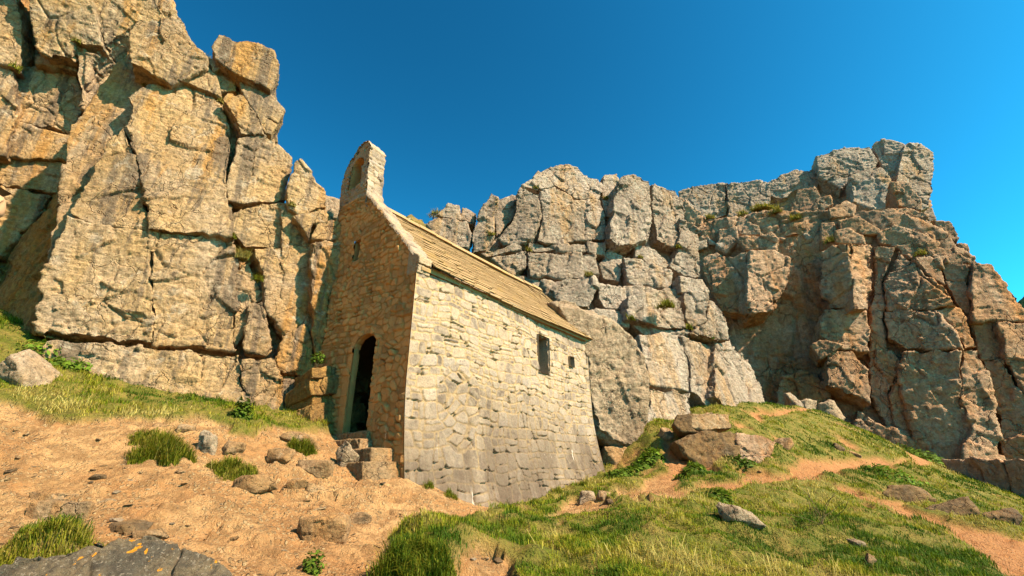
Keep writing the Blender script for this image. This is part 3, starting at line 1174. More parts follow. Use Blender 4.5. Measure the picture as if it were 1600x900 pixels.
# --- tall cliff left of the chapel
rr_x = np.random.default_rng(6)
cl = cliff('tall blocky tan limestone cliff rising left of the chapel', 'cliff')
PA = pl(60, 520, 7.7, 367, 548, 8.9, R(3))
PA2 = pl(375, 550, 9.1, 490, 562, 9.75, R(2))
PB = pl(-10, 300, 9.2, 130, 300, 9.9, R(-4))
PK = pl(480, 540, 9.3, 535, 540, 9.62)
SB = dict(s=.85, vox=.025, thick=1.7)
blocks(cl, M_left, PA, [
    # main face
    ([(200, 152), (230, 134), (287, 128), (320, 143), (343, 160), (353, 187), (362, 227), (353, 300), (362, 367), (277, 361), (247, 358), (231, 356), (229, 300), (212, 250), (193, 196), (206, 165)], dict(tilt=R(6), yaw=R(2))),
    ([(191, 198), (210, 252), (226, 302), (228, 357), (187, 354), (140, 346), (106, 333), (138, 282), (163, 232)], dict(yaw=R(-4), off=-.03)),
    ([(106, 338), (140, 350), (187, 358), (229, 360), (231, 397), (234, 447), (238, 534), (143, 525), (60, 516), (58, 490), (70, 427)], dict(yaw=R(-3), tilt=R(-3))),
    ([(233, 361), (277, 365), (363, 373), (368, 400), (367, 546), (241, 536), (237, 447), (234, 397)], dict(yaw=R(5), tilt=R(-2))),
    # foot bed
    ([(72, 532), (160, 538), (240, 543), (372, 555), (378, 600), (380, 640), (300, 640), (200, 620), (60, 590)], dict(off=.25, tilt=R(8), s=.7)),
    ([(378, 562), (424, 561), (442, 598), (443, 690), (400, 690), (380, 640)], dict(off=.3, s=.6)),
    # cap wedge
    ([(203, 50), (217, 32), (267, 33), (295, 57), (322, 90), (320, 104), (293, 120), (266, 131), (233, 110), (206, 97)], dict(off=.22, yaw=R(8), tilt=R(-8), thick=2.2)),
    # small wedge right of it
    ([(287, 127), (300, 112), (322, 104), (338, 118), (343, 150), (322, 140)], dict(off=-.1)),
], **SB)
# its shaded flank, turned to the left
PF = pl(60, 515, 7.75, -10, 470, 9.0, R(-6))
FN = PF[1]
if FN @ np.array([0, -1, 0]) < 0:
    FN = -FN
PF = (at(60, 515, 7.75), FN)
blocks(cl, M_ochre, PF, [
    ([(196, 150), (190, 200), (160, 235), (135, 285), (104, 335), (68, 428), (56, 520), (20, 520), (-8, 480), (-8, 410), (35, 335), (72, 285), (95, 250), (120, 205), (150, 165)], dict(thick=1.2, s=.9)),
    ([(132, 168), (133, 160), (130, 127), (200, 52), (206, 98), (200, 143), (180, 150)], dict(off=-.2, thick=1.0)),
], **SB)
# recess wall far left
blocks(cl, M_left, PB, [
    ([(40, -60), (142, -60), (146, 20), (158, 70), (118, 64), (112, 88), (66, 83), (52, 66), (46, 25)], dict(off=.9, tilt=R(-10), thick=2)),
    ([(144, -60), (236, -60), (245, 5), (268, 36), (215, 32), (197, 49), (165, 72), (150, 30)], dict(off=.7, tilt=R(-6), thick=2)),
    ([(117, 65), (160, 62), (168, 74), (138, 99), (131, 168), (122, 127)], dict(off=.5)),
    ([(27, 107), (57, 101), (117, 111), (134, 167), (113, 207), (28, 188)], {}),
    ([(55, 85), (117, 87), (117, 110), (56, 100)], dict(off=.2)),
    ([(27, 192), (113, 211), (103, 252), (13, 243)], dict(off=.1)),
    ([(11, 247), (104, 255), (86, 300), (-12, 285)], dict(off=-.05)),
    ([(-12, 290), (80, 304), (50, 345), (0, 400), (-14, 395)], dict(off=.05)),
    ([(-14, 100), (23, 112), (24, 188), (7, 241), (-14, 241)], dict(off=.35)),
    ([(-14, -60), (20, -60), (36, 60), (26, 104), (-14, 95)], dict(off=.4)),
    ([(-150, -60), (-17, -60), (-17, 240), (-17, 560), (-150, 560)], dict(off=.3)),
    ([(0, 405), (30, 350), (100, 260), (110, 400), (60, 530), (0, 530)], dict(off=-.3)),
], **SB)
# second pillar, between the tower and the gable
ST = dict(s=.6, vox=.023, thick=1.8)
blocks(cl, M_left, PA2, [
    ([(370, 117), (380, 119), (421, 141), (442, 171), (433, 191), (398, 173), (381, 147)], dict(off=-.15)),
    ([(333, 112), (367, 118), (368, 142), (342, 142)], dict(off=-.3)),
    ([(325, 90), (352, 106), (333, 111)], dict(off=-.15)),
    ([(357, 145), (381, 149), (397, 175), (413, 209), (377, 208), (365, 180), (348, 155)], dict(off=.1)),
    ([(399, 175), (433, 193), (423, 209), (414, 207)], dict(off=-.1)),
    ([(373, 217), (413, 210), (440, 230), (455, 247), (447, 287), (447, 311), (385, 318), (356, 312), (353, 290), (362, 255)], dict(yaw=R(6))),
    ([(360, 337), (387, 323), (449, 318), (456, 386), (383, 386), (364, 363)], dict(tilt=R(-4))),
    ([(397, 389), (456, 390), (460, 467), (476, 500), (472, 513), (447, 520), (416, 482), (413, 427), (400, 402)], dict(off=.1, yaw=R(8))),
    ([(427, 560), (447, 523), (475, 508), (489, 540), (487, 586), (440, 582)], dict(off=.25, yaw=R(-6))),
    ([(366, 440), (378, 415), (389, 412), (409, 468), (389, 475), (388, 513), (368, 541)], dict(off=-.05)),
    ([(457, 333), (470, 350), (480, 410), (484, 487), (494, 545), (480, 505), (461, 447)], dict(off=-.2)),
    ([(345, 160), (360, 180), (372, 215), (360, 250), (350, 230)], dict(off=-.45)),
    ([(368, 395), (395, 390), (399, 410), (375, 420)], dict(off=-.35)),
    ([(441, 592), (492, 594), (500, 675), (446, 690)], dict(off=.35, yaw=R(5))),
], **ST)
blocks(cl, M_left, PK, [
    ([(487, 380), (533, 379), (534, 415), (512, 470), (506, 590), (497, 590), (490, 540), (485, 447)], dict(off=0)),
    ([(487, 373), (497, 350), (517, 344), (540, 352), (540, 374)], dict(off=-.1)),
    ([(458, 338), (510, 327), (512, 347), (487, 349), (483, 376), (470, 352)], dict(off=-.1)),
    ([(508, 306), (532, 312), (540, 340), (508, 340)], dict(off=-1.2, mat=M_white)),
], s=.6, vox=.03, thick=1.5)
# core that closes the joints
blocks(cl, M_left, PA, [
    ([(110, 200), (215, 60), (320, 100), (425, 110), (430, 225), (440, 300), (450, 420), (480, 560), (480, 660), (300, 600), (70, 560), (60, 500)], dict(off=-.55, s=.9, vox=.035, thick=2.5)),
], )
blocks(cl, M_left, PB, [([(-150, -60), (235, -60), (300, 60), (260, 300), (160, 560), (-150, 560)], dict(off=-.35, s=.9, vox=.04, thick=2.0))])
blocks(cl, M_left, PK, [([(440, 330), (500, 325), (522, 345), (520, 440), (500, 500), (500, 600), (440, 620)], dict(off=-.35, s=.6, vox=.035, thick=2))])
# loose blocks that sit on the pillar
t = rock_obj('boulder', [(331, 73), (343, 53), (385, 63), (427, 78), (435, 100), (430, 120), (421, 139), (373, 116), (338, 91)], *PA2, mat=M_left, s=.7, vox=.03, thick=1.8, off=.1, tilt=R(-5))
tag(t, 'big angular boulder perched highest on the left cliff edge against the sky', 'boulder')
t = rock_obj('boulder', [(449, 300), (460, 254), (470, 250), (484, 267), (510, 300), (509, 324), (470, 336), (452, 325)], *PK, mat=M_left, s=.6, vox=.022, thick=1.2, off=-.25, amp=.7)
tag(t, 'pointed spire of rock standing in the gap left of the bellcote', 'boulder')
t = rock_obj('boulder', [(390, 478), (409, 473), (417, 505), (425, 545), (414, 557), (381, 551), (384, 515)], *PA2, mat=M_left, s=.5, vox=.025, thick=1.0, off=.15)
tag(t, 'teardrop shaped boulder jammed low in the crack of the left cliff', 'boulder')

# unseen rock wall added out of view to block sky and bounce warm light
PX = plane_from((-15.5, 9, 0), (-13.5, -2, 0))
for (ya, yb, zt_, xo) in ((8.5, 3.4, 11.5, -15.6), (3.3, -2.4, 12.5, -15.0), (-2.5, -8.4, 11.0, -13.4), (-8.5, -14, 12.0, -10.5)):
    for (za, zb) in ((-1.5, 3.6), (3.7, 7.6), (7.7, zt_)):
        t0 = rr_x.uniform(-.3, .3)
        bx = [(xo - 3, ya, za), (xo + t0, ya, za), (xo + t0 + .4, yb, za), (xo - 3, yb, za), (xo - 3, ya, zb), (xo + t0 - .2, ya, zb), (xo + t0 + .2, yb, zb), (xo - 3, yb, zb)]
        co, no, f = voxel(bx, [(0, 3, 2, 1), (4, 5, 6, 7), (0, 1, 5, 4), (1, 2, 6, 5), (2, 3, 7, 6), (3, 0, 4, 7)], .14)
        co = rough(co, no, 1.2, 1.0, ya * 3 + za)
        link('rock_block', np_mesh('rock_block', co, f), M_left, cl)

# --- tiered cliff behind and right of the chapel
cm = cliff('tiered grey limestone cliff with squared ledges behind the chapel roof', 'cliff')
PM1 = pl(740, 390, 18.0, 1090, 430, 19.2, R(6))
PM2 = pl(860, 470, 16.2, 1140, 520, 18.0, R(4))
PM3 = pl(1010, 660, 14.9, 1193, 634, 18.2, R(12))
S1 = dict(amp=1.25, cham=.03, s=.85, vox=.044, thick=2.6)
blocks(cm, M_mid, PM1, [
    ([(683, 336), (700, 317), (717, 321), (721, 343)], dict(off=-.5)),
    ([(722, 324), (733, 327), (744, 334), (740, 350), (720, 342)], dict(off=-.7)),
    ([(737, 362), (753, 324), (767, 301), (780, 309), (773, 333), (770, 368), (760, 390), (738, 395)], dict(yaw=R(-8))),
    ([(775, 313), (800, 304), (816, 311), (797, 347), (776, 368)], dict(off=-.3)),
    ([(778, 370), (797, 349), (813, 294), (842, 304), (846, 333), (837, 360), (820, 378), (785, 382)], dict(off=.25, yaw=R(-14))),
    ([(844, 298), (867, 291), (900, 312), (936, 312), (946, 347), (946, 374), (917, 375), (877, 381), (841, 375), (848, 343)], dict(off=.1, yaw=R(5))),
    ([(815, 290), (840, 268), (867, 259), (884, 257), (903, 261), (913, 272), (933, 278), (943, 288), (937, 310), (900, 310), (867, 289), (840, 297)], dict(off=-.2, tilt=R(10))),
    ([(944, 274), (963, 271), (970, 281), (960, 311), (947, 345), (940, 312)], dict(off=-.3)),
    ([(971, 278), (993, 273), (1016, 283), (1015, 310), (1019, 340), (1013, 374), (967, 384), (952, 371), (958, 310)], dict(off=.45, yaw=R(6))),
    ([(1019, 288), (1050, 301), (1062, 357), (1059, 387), (1027, 374), (1021, 333)], dict(off=.1, yaw=R(10))),
    ([(1062, 340), (1090, 366), (1096, 432), (1067, 429), (1046, 417), (1060, 390)], dict(off=.2)),
    ([(993, 379), (1023, 389), (1046, 414), (1040, 419), (993, 402)], dict(off=.1)),
    ([(975, 402), (1015, 410), (1050, 421), (1046, 452), (983, 442)], dict(off=.5, yaw=R(-4))),
    ([(750, 394), (813, 379), (814, 391), (760, 402)], dict(off=.2)),
    ([(767, 403), (820, 394), (822, 416), (800, 430), (780, 415)], dict(off=.35)),
    ([(827, 380), (915, 383), (918, 393), (855, 393), (825, 394)], dict(off=.1)),
    ([(826, 396), (853, 396), (930, 396), (936, 428), (900, 434), (830, 432)], dict(off=.5, yaw=R(-6))),
    ([(917, 376), (947, 379), (944, 398), (920, 393)], dict(off=.15)),
    ([(937, 414), (953, 388), (972, 401), (969, 440), (943, 435)], dict(off=.05)),
    ([(1025, 296), (1055, 296), (1072, 330), (1062, 352)], dict(off=-.6)),
    ([(780, 418), (830, 433), (860, 452), (870, 474), (820, 470), (780, 440)], dict(off=.2)),
], **S1)
blocks(cm, M_mid, PM2, [
    ([(860, 451), (887, 434), (927, 434), (932, 447), (920, 478), (877, 476)], dict(off=.35, yaw=R(-12))),
    ([(934, 444), (969, 448), (980, 482), (948, 482), (936, 465)], dict(off=.2)),
    ([(925, 482), (948, 484), (982, 484), (984, 512), (950, 505), (920, 490)], dict(off=.3, s=.8)),
    ([(983, 464), (1020, 453), (1046, 454), (1066, 471), (1072, 512), (1040, 513), (983, 498)], dict(off=.45, yaw=R(6))),
    ([(1069, 458), (1086, 454), (1106, 459), (1106, 500), (1077, 516)], dict(off=.3, yaw=R(-10))),
    ([(1108, 470), (1127, 481), (1136, 500), (1143, 532), (1113, 528), (1078, 520), (1106, 503)], dict(off=.2, yaw=R(10))),
    ([(980, 500), (1040, 516), (1074, 516), (1076, 530), (1010, 525)], dict(off=.2)),
    ([(1063, 432), (1097, 436), (1108, 456), (1066, 456)], dict(off=-.1)),
], s=1.1, amp=1.3, vox=.045, thick=1.8)
blocks(cm, M_mid, PM3, [
    ([(1000, 523), (1060, 524), (1072, 550), (1075, 610), (1040, 603), (1017, 600)], {}),
    ([(1064, 526), (1112, 542), (1116, 597), (1116, 640), (1081, 612), (1077, 560)], dict(off=.1)),
    ([(1115, 533), (1147, 545), (1173, 569), (1190, 607), (1196, 650), (1143, 650), (1119, 617)], dict(off=.15, yaw=R(8))),
    ([(1018, 604), (1077, 614), (1083, 645), (1117, 642), (1119, 665), (1060, 690), (1008, 690)], dict(off=.2)),
    ([(1119, 622), (1142, 640), (1196, 640), (1196, 670), (1119, 680)], dict(off=.2)),
], s=1.05, vox=.04, thick=1.8)
blocks(cm, M_mid, PM1, [([(735, 400), (765, 325), (830, 295), (880, 275), (960, 290), (1040, 305), (1080, 380), (1090, 440), (1140, 530), (880, 500), (740, 440)], dict(off=-.5, thick=2.2))], s=1.3, vox=.06)
blocks(cm, M_mid, PM2, [([(850, 440), (1100, 455), (1140, 530), (1190, 660), (1000, 700), (900, 600)], dict(off=-.4, thick=2.2))], s=1.2, vox=.06)
t = rock_obj('boulder', [(667, 350), (686, 340), (729, 346), (737, 367), (732, 386), (705, 395), (680, 375)], *PM1, mat=M_mid, s=1.2, vox=.06, thick=1.2, off=-.2)
tag(t, 'rounded grey boulder resting behind the middle of the roof ridge', 'boulder')
PW_ = (at(960, 690, 13.5), plane_from(at(900, 690, 13.3), at(1010, 690, 14.0), R(-3))[1])
t = rock_obj('boulder', [(866, 472), (892, 474), (950, 494), (985, 519), (1012, 560), (1018, 610), (1013, 650), (1009, 690), (993, 710), (965, 700), (936, 682), (922, 640), (914, 560), (890, 520)], *PW_, mat=M_white, s=1.1, vox=.04, thick=1.1, cham=.25, yaw=R(4), seed=3.0)
tag(t, 'huge pale pitted boulder leaning against the far end of the chapel', 'boulder')

# --- big headland cliff on the right
cr = cliff('large shaded brown headland cliff with stacked slabs on the right', 'cliff')
PR = pl(1100, 600, 28.5, 1600, 700, 22.5, R(6))
PRt = pl(1060, 300, 40, 1460, 300, 33, R(12))
S3 = dict(s=1.65, amp=1.1, cham=.02, vox=.068, thick=2.4)
blocks(cr, M_mid, PRt, [
    ([(1275, 244), (1307, 233), (1359, 229), (1371, 250), (1365, 263), (1330, 278), (1315, 294), (1281, 276), (1278, 255)], dict(off=.4)),
    ([(1361, 228), (1368, 221), (1390, 219), (1412, 226), (1405, 256), (1393, 282), (1380, 264), (1373, 250)], dict(yaw=R(-10))),
    ([(1414, 226), (1437, 226), (1457, 238), (1460, 270), (1454, 322), (1440, 328), (1427, 301), (1400, 282), (1407, 250)], dict(off=.5, yaw=R(12), thick=2.5)),
    ([(1201, 284), (1243, 266), (1273, 268), (1280, 292), (1247, 295), (1223, 310), (1198, 304)], dict(off=-.3)),
    ([(1061, 298), (1085, 290), (1110, 287), (1132, 286), (1135, 335), (1110, 345), (1066, 335)], dict(off=-.5)),
    ([(1133, 286), (1160, 284), (1182, 282), (1200, 284), (1205, 322), (1170, 335), (1138, 338)], dict(off=-.3)),
    ([(1440, 328), (1456, 324), (1463, 342), (1450, 346)], {}),
], **S3)
blocks(cr, M_right, PR, [
    ([(1393, 285), (1417, 283), (1440, 313), (1438, 328), (1404, 321)], dict(off=-1.2)),
    ([(1247, 297), (1273, 293), (1282, 308), (1267, 331), (1235, 334)], dict(off=-1.5)),
    ([(1275, 310), (1297, 305), (1301, 318), (1283, 332), (1270, 330)], dict(off=-1.0)),
    ([(1297, 326), (1322, 313), (1337, 321), (1333, 338), (1300, 338)], dict(off=-.6, yaw=R(15))),
    ([(1312, 344), (1343, 339), (1373, 358), (1370, 364), (1343, 364), (1317, 361)], dict(off=-.3)),
    ([(1307, 361), (1327, 356), (1347, 368), (1351, 381), (1307, 379)], dict(off=-.1)),
    ([(1283, 348), (1303, 348), (1307, 378), (1283, 390)], dict(off=-.4)),
    ([(1377, 328), (1417, 324), (1447, 334), (1460, 354), (1433, 361), (1398, 351)], dict(off=-.8)),
    ([(1460, 344), (1484, 344), (1498, 364), (1494, 378), (1467, 368)], dict(off=-.9)),
    ([(1372, 364), (1398, 354), (1433, 363), (1466, 378), (1453, 401), (1430, 401), (1400, 384), (1376, 380)], dict(off=-.3)),
    ([(1457, 385), (1483, 389), (1517, 404), (1513, 410), (1466, 413)], dict(off=-.3)),
    ([(1496, 380), (1512, 382), (1521, 404), (1500, 396)], dict(off=-.8)),
    # buttress
    ([(1283, 394), (1300, 383), (1327, 379), (1333, 482), (1293, 482), (1282, 447)], dict(off=.9, yaw=R(-22))),
    ([(1329, 379), (1361, 383), (1363, 430), (1358, 482), (1335, 482)], dict(off=.7, yaw=R(30))),
    ([(1364, 386), (1402, 385), (1389, 423), (1380, 441), (1384, 484), (1363, 484)], dict(off=-.2, yaw=R(-5))),
    ([(1404, 391), (1440, 424), (1477, 448), (1494, 477), (1440, 483), (1388, 484), (1383, 442)], dict(off=.2, yaw=R(-10), tilt=R(8))),
    ([(1431, 402), (1453, 400), (1467, 409), (1478, 445), (1454, 431)], dict(off=.0, yaw=R(25))),
    ([(1468, 414), (1518, 411), (1516, 455), (1520, 500), (1500, 482), (1479, 446)], dict(off=-.2, yaw=R(-6))),
    ([(1521, 411), (1550, 414), (1577, 448), (1600, 478), (1625, 500), (1523, 501), (1518, 455)], dict(off=-.1, yaw=R(14), thick=2.5)),
    ([(1282, 500), (1290, 485), (1353, 485), (1358, 517), (1357, 548), (1317, 544), (1282, 524)], dict(off=.7, yaw=R(8))),
    ([(1267, 541), (1280, 531), (1317, 538), (1297, 554), (1280, 561)], dict(off=1.1)),
    ([(1361, 487), (1380, 488), (1388, 548), (1360, 548)], dict(off=-.1)),
    ([(1384, 487), (1460, 485), (1493, 518), (1503, 543), (1417, 545), (1388, 528)], dict(off=.4, yaw=R(-12), tilt=R(4))),
    ([(1463, 485), (1499, 482), (1510, 501), (1527, 541), (1507, 543), (1490, 512)], dict(off=.3, yaw=R(10))),
    ([(1514, 503), (1560, 503), (1571, 558), (1533, 561)], dict(off=-.1)),
    ([(1562, 503), (1625, 503), (1625, 560), (1574, 560)], dict(off=.1, yaw=R(12))),
    ([(1293, 549), (1333, 548), (1357, 578), (1361, 632), (1333, 616), (1293, 602)], dict(off=.8, yaw=R(12))),
    ([(1358, 551), (1390, 549), (1406, 567), (1387, 617), (1400, 668), (1385, 665), (1361, 617)], dict(off=-.1, yaw=R(-8))),
    ([(1407, 569), (1404, 592), (1417, 643), (1440, 692), (1398, 690), (1390, 620)], dict(off=.1)),
    ([(1413, 551), (1499, 548), (1503, 597), (1500, 631), (1519, 664), (1500, 720), (1440, 715), (1417, 638), (1406, 593)], dict(off=.5, yaw=R(-10))),
    ([(1504, 548), (1530, 547), (1553, 617), (1570, 735), (1496, 735), (1520, 665), (1503, 630)], dict(off=.6, yaw=R(14))),
    ([(1533, 564), (1567, 561), (1605, 624), (1630, 640), (1630, 735), (1573, 735), (1554, 623)], dict(off=.1, yaw=R(-10))),
    ([(1571, 561), (1630, 561), (1630, 635), (1606, 621)], dict(off=.2)),
    ([(1340, 640), (1385, 668), (1440, 695), (1445, 720), (1380, 715), (1335, 680)], dict(off=.3)),
    # block pair over the gully and its rubble
    ([(1097, 420), (1110, 408), (1167, 393), (1169, 433), (1166, 490), (1127, 484), (1106, 440)], dict(off=.6, yaw=R(-5))),
    ([(1170, 391), (1213, 391), (1235, 404), (1233, 440), (1207, 484), (1177, 488), (1168, 467)], dict(off=.9, yaw=R(18))),
    ([(1150, 371), (1177, 368), (1213, 378), (1210, 389), (1167, 391)], dict(off=.2)),
    ([(1123, 358), (1150, 354), (1153, 377), (1135, 395), (1122, 390)], dict(off=-.2)),
    ([(1155, 366), (1172, 350), (1185, 352), (1188, 366)], dict(off=-.4)),
    ([(1098, 405), (1120, 395), (1130, 404), (1100, 416)], dict(off=.0)),
    ([(1188, 368), (1205, 362), (1216, 372), (1212, 378)], dict(off=.3)),
    # gully wall, set back
    ([(1120, 486), (1172, 492), (1210, 488), (1215, 560), (1200, 620), (1150, 560)], dict(off=-.9)),
    ([(1216, 380), (1285, 390), (1285, 450), (1236, 470), (1234, 400)], dict(off=-1.2, amp=1.5)),
    ([(1212, 480), (1285, 455), (1284, 560), (1218, 560)], dict(off=-1.5, amp=1.5)),
    ([(1218, 562), (1290, 565), (1292, 650), (1200, 640), (1204, 610)], dict(off=-.6, amp=1.6)),
    ([(1220, 590), (1260, 580), (1292, 600), (1300, 660), (1215, 650)], dict(off=.2, amp=1.5, s=1.2)),
], **S3)
blocks(cr, M_right, PR, [([(1080, 400), (1110, 345), (1200, 330), (1280, 330), (1400, 330), (1470, 360), (1540, 420), (1630, 510), (1630, 740), (1300, 720), (1160, 660), (1090, 500)], dict(off=-.7, thick=2.6))], s=2.2, vox=.11)
blocks(cr, M_right, PRt, [([(1063, 305), (1200, 290), (1285, 260), (1390, 228), (1452, 240), (1450, 330), (1300, 370), (1090, 380)], dict(off=-.9, thick=2.6))], s=2.2, vox=.12)
blocks(cr, M_right, PR, [([(900, 318), (985, 312), (985, 480), (985, 660), (900, 660)], dict(off=-1.0, thick=2.6)), ([(983, 312), (1062, 308), (1110, 345), (1120, 480), (1150, 660), (983, 660)], dict(off=-1.4, thick=2.6))], s=2.0, vox=.11)
# scree of broken blocks on the shelf
rr = np.random.default_rng(21)
for i in range(46):
    x = rr.uniform(1085, 1270)
    y0 = np.interp(x, [1085, 1180, 1270], [345, 335, 325]) + rr.uniform(0, 45)
    sz = rr.uniform(6, 14)
    k = rr.integers(5, 8)
    an = np.sort(rr.uniform(0, 2 * math.pi, k))
    pts = [(x + sz * math.cos(a) * rr.uniform(.8, 1.2), y0 + sz * .7 * math.sin(a)) for a in an]
    if np.ptp(np.array(pts)[:, 0]) < sz or np.ptp(np.array(pts)[:, 1]) < sz * .7:
        continue
    blocks(cr, M_right if i % 2 else M_mid, PR, [(pts, dict(off=-2.2 + (y0 - 335) * .045, yaw=rr.uniform(-.5, .5), tilt=rr.uniform(-.3, .3)))], s=1.3, vox=.085, thick=.9)
for i in range(60):
    x = rr.uniform(1290, 1500)
    y0 = np.interp(x, [1290, 1380, 1500], [320, 335, 385]) + rr.uniform(0, 45)
    sz = rr.uniform(6, 13)
    k = rr.integers(5, 8)
    an = np.sort(rr.uniform(0, 2 * math.pi, k))
    pts = [(x + sz * math.cos(a) * rr.uniform(.8, 1.2), y0 + sz * .8 * math.sin(a)) for a in an]
    if np.ptp(np.array(pts)[:, 0]) < sz or np.ptp(np.array(pts)[:, 1]) < sz * .7:
        continue
    blocks(cr, M_right, PR, [(pts, dict(off=-1.0 + (y0 - 335) * .012, yaw=rr.uniform(-.5, .5), tilt=rr.uniform(-.3, .3)))], s=1.3, vox=.085, thick=.9)
t = rock_obj('boulder', [(1327, 278), (1357, 261), (1377, 260), (1390, 278), (1392, 298), (1403, 311), (1400, 321), (1363, 326), (1333, 314)], *PRt, mat=M_mid, s=2.1, vox=.1, thick=1.3, off=1.6)
tag(t, 'large grey boulder lodged below the flat top of the right headland', 'boulder')
# ledge at the headland's foot
PL_ = pl(1473, 730, 17.6, 1600, 780, 15.8, R(14))
blocks(cr, M_right, PL_, [
    ([(1468, 716), (1517, 714), (1532, 735), (1540, 762), (1490, 745)], {}),
    ([(1515, 714), (1560, 717), (1575, 745), (1580, 790), (1540, 766), (1533, 735)], dict(off=.1)),
    ([(1562, 717), (1640, 722), (1640, 800), (1582, 790), (1577, 745)], dict(off=.15)),
], s=1.1, vox=.055, thick=2.2)

# grassy cliff top behind the roof and a green hill far to the right
def mound(name, cx, cy, rx, ry, z0, hgt, mat, n=90, seed=0):
    a = np.linspace(-1.3, 1.3, n)
    X, Y = np.meshgrid(a, a)
    rr_ = np.hypot(X, Y)
    p = np.stack([X.ravel() * 3 + seed, Y.ravel() * 3, X.ravel() * 0], 1)
    Zm = z0 + hgt * (np.cos(np.clip(rr_, 0, 1.3) / 1.3 * math.pi) * .5 + .5) + (.10 * hgt * fbm(p * 2, 4)).reshape(X.shape)
    V = np.stack([cx + X.ravel() * rx, cy + Y.ravel() * ry, Zm.ravel()], 1)
    return link(name, np_mesh(name, V, grid_faces(n, n)), mat)


M_hill, nt_, b_ = mat_new('rough_pasture')
g = NG(nt_)
P = g.pos()
col = g.mix(g.ramp(g.noise(P, .9, 6, .65), .35, .65), (.22, .17, .05), (.34, .22, .07))
col = g.mix(g.ramp(g.noise(P, 2.2, 6, .7), .48, .62), col, (.10, .11, .02))
col = g.mix(g.ramp(g.noise(P, .7, 6, .7), .60, .66), col, (.45, .38, .30))
g.lk(col, b_.inputs['Base Color'])
g.lk(g.bump(g.noise(P, 3, 8, .7), 1, .3), b_.inputs['Normal'])
albedo(M_hill, (.62, .58, .56))
hp = at(650, 330, 27)
hm = mound('hill', hp[0] + 0, 27, 8, 6, hp[2] - 13.2, 12, M_hill, seed=3)
tag(hm, kind='structure')
hp = at(1600, 446, 75)
hm = mound('hill', hp[0] + 12, 80, 26, 20, hp[2] - 21, 22.5, M_hill, seed=9)
tag(hm, kind='structure')

# ------------------------------------------------------------------ loose stones
import bmesh


def hull_stone(dims, seed, vox, s, n=15, flat=.75, amp=1.0, sq=3.6):
    """an angular boulder: hull of points on a superellipsoid, remeshed and fractured; origin at its base"""
    r = np.random.default_rng(seed)
    d = r.normal(size=(n, 3))
    d /= (np.abs(d) ** sq).sum(1)[:, None] ** (1 / sq)
    d *= r.uniform(.82, 1.0, (n, 1))
    d[:, 2] = np.clip(d[:, 2], -.9, flat + r.uniform(-.12, .12, n))
    bm = bmesh.new()
    for v in d * np.array(dims) / 2:
        bm.verts.new(v)
    bmesh.ops.convex_hull(bm, input=bm.verts)
    bm.verts.index_update()
    used = [v for v in bm.verts if v.link_faces]
    ix = {v: i for i, v in enumerate(used)}
    V = [tuple(v.co) for v in used]
    Fc = [tuple(ix[v] for v in f.verts) for f in bm.faces]
    bm.free()
    co, no, f = voxel(V, Fc, vox)
    return rough(co, no, s, amp, r.random() * 90), f


def stone(px0, py0, px1, py1, mat, label, cat='stone', deep=.8, seed=None, yaw=0.0, sink=.34, s=None, roll=0.0, name=None, flat=.75, amp=1.0, sq=3.6, Y=None, n=15):
    """a stone standing on the ground whose outline fills this box of the photograph"""
    b = on_ground((px0 + px1) / 2, py1) if Y is None else at((px0 + px1) / 2, py1, Y)
    D = b[1] * cp + b[2] * sp
    wd = (px1 - px0) * D / F_PX
    hg = (py1 - py0) * D / F_PX * 1.02
    dp = deep * wd
    seed = seed or int(px0 * 3 + py0 * 7)
    vx = max(.008, D * .0028)
    co, f = hull_stone((wd, dp, hg * (1 + sink)), seed, vx, s or max(.12, min(wd, hg) * .55), flat=flat, amp=amp, sq=sq, n=n)
    co[:, 2] -= co[:, 2].min() + hg * sink
    for a, i, j in ((roll, 0, 2), (yaw, 0, 1)):
        c_, s_ = math.cos(a), math.sin(a)
        co[:, i], co[:, j] = co[:, i] * c_ - co[:, j] * s_, co[:, i] * s_ + co[:, j] * c_
    nm = name or cat
    o = link(nm, np_mesh(nm, co, f), mat)
    o.location = (b[0], b[1] + dp * .35, b[2])
    tag(o, label, cat)
    return o


# lichen spotted boulder at the bottom left
M_lichen, nt_, b_ = mat_new('lichened_boulder')
g = NG(nt_)
P = g.pos()
col = g.mix(g.ramp(g.noise(P, 3, 6, .65), .35, .65), (.085, .075, .058), (.17, .135, .085))
col = g.mix(g.ramp(g.noise(P, 22, 6, .7), .45, .65, 0, .7), col, (.045, .04, .034))
col = g.mix(g.ramp(g.noise(P, 60, 4, .7), .55, .66, 0, .8), col, (.30, .265, .21))
ln = g.noise(P, 13, 4, .6, .2)
col = g.mix(g.ramp(ln, .63, .66), col, (.60, .27, .02))
lw = g.noise(g.mapping(P, (1, 1, 1.01)), 17, 4, .6)
col = g.mix(g.ramp(lw, .72, .735), col, (.6, .57, .5))
g.lk(col, b_.inputs['Base Color'])
g.lk(g.bump(g.math('ADD', g.noise(P, 24, 10, .76), g.noise(P, 7, 6, .7)), 1.0, .035), b_.inputs['Normal'])
albedo(M_lichen, (.8, .72, .7))
PLB = (at(170, 870, 2.7), np.array([.12, -.62, .77]) / np.linalg.norm([.12, -.62, .77]))
o = rock_obj('boulder', [(-60, 905), (0, 884), (60, 862), (130, 846), (190, 838), (255, 841), (300, 860), (335, 874), (358, 898), (360, 960), (-60, 960)], *PLB, mat=M_lichen, s=.42, vox=.0085, thick=1.6, cham=.12, jg=.05, amp=.9, bed=.5, seed=4.0)
tag(o, 'dark grey boulder spotted with orange lichen in the bottom left corner', 'boulder')

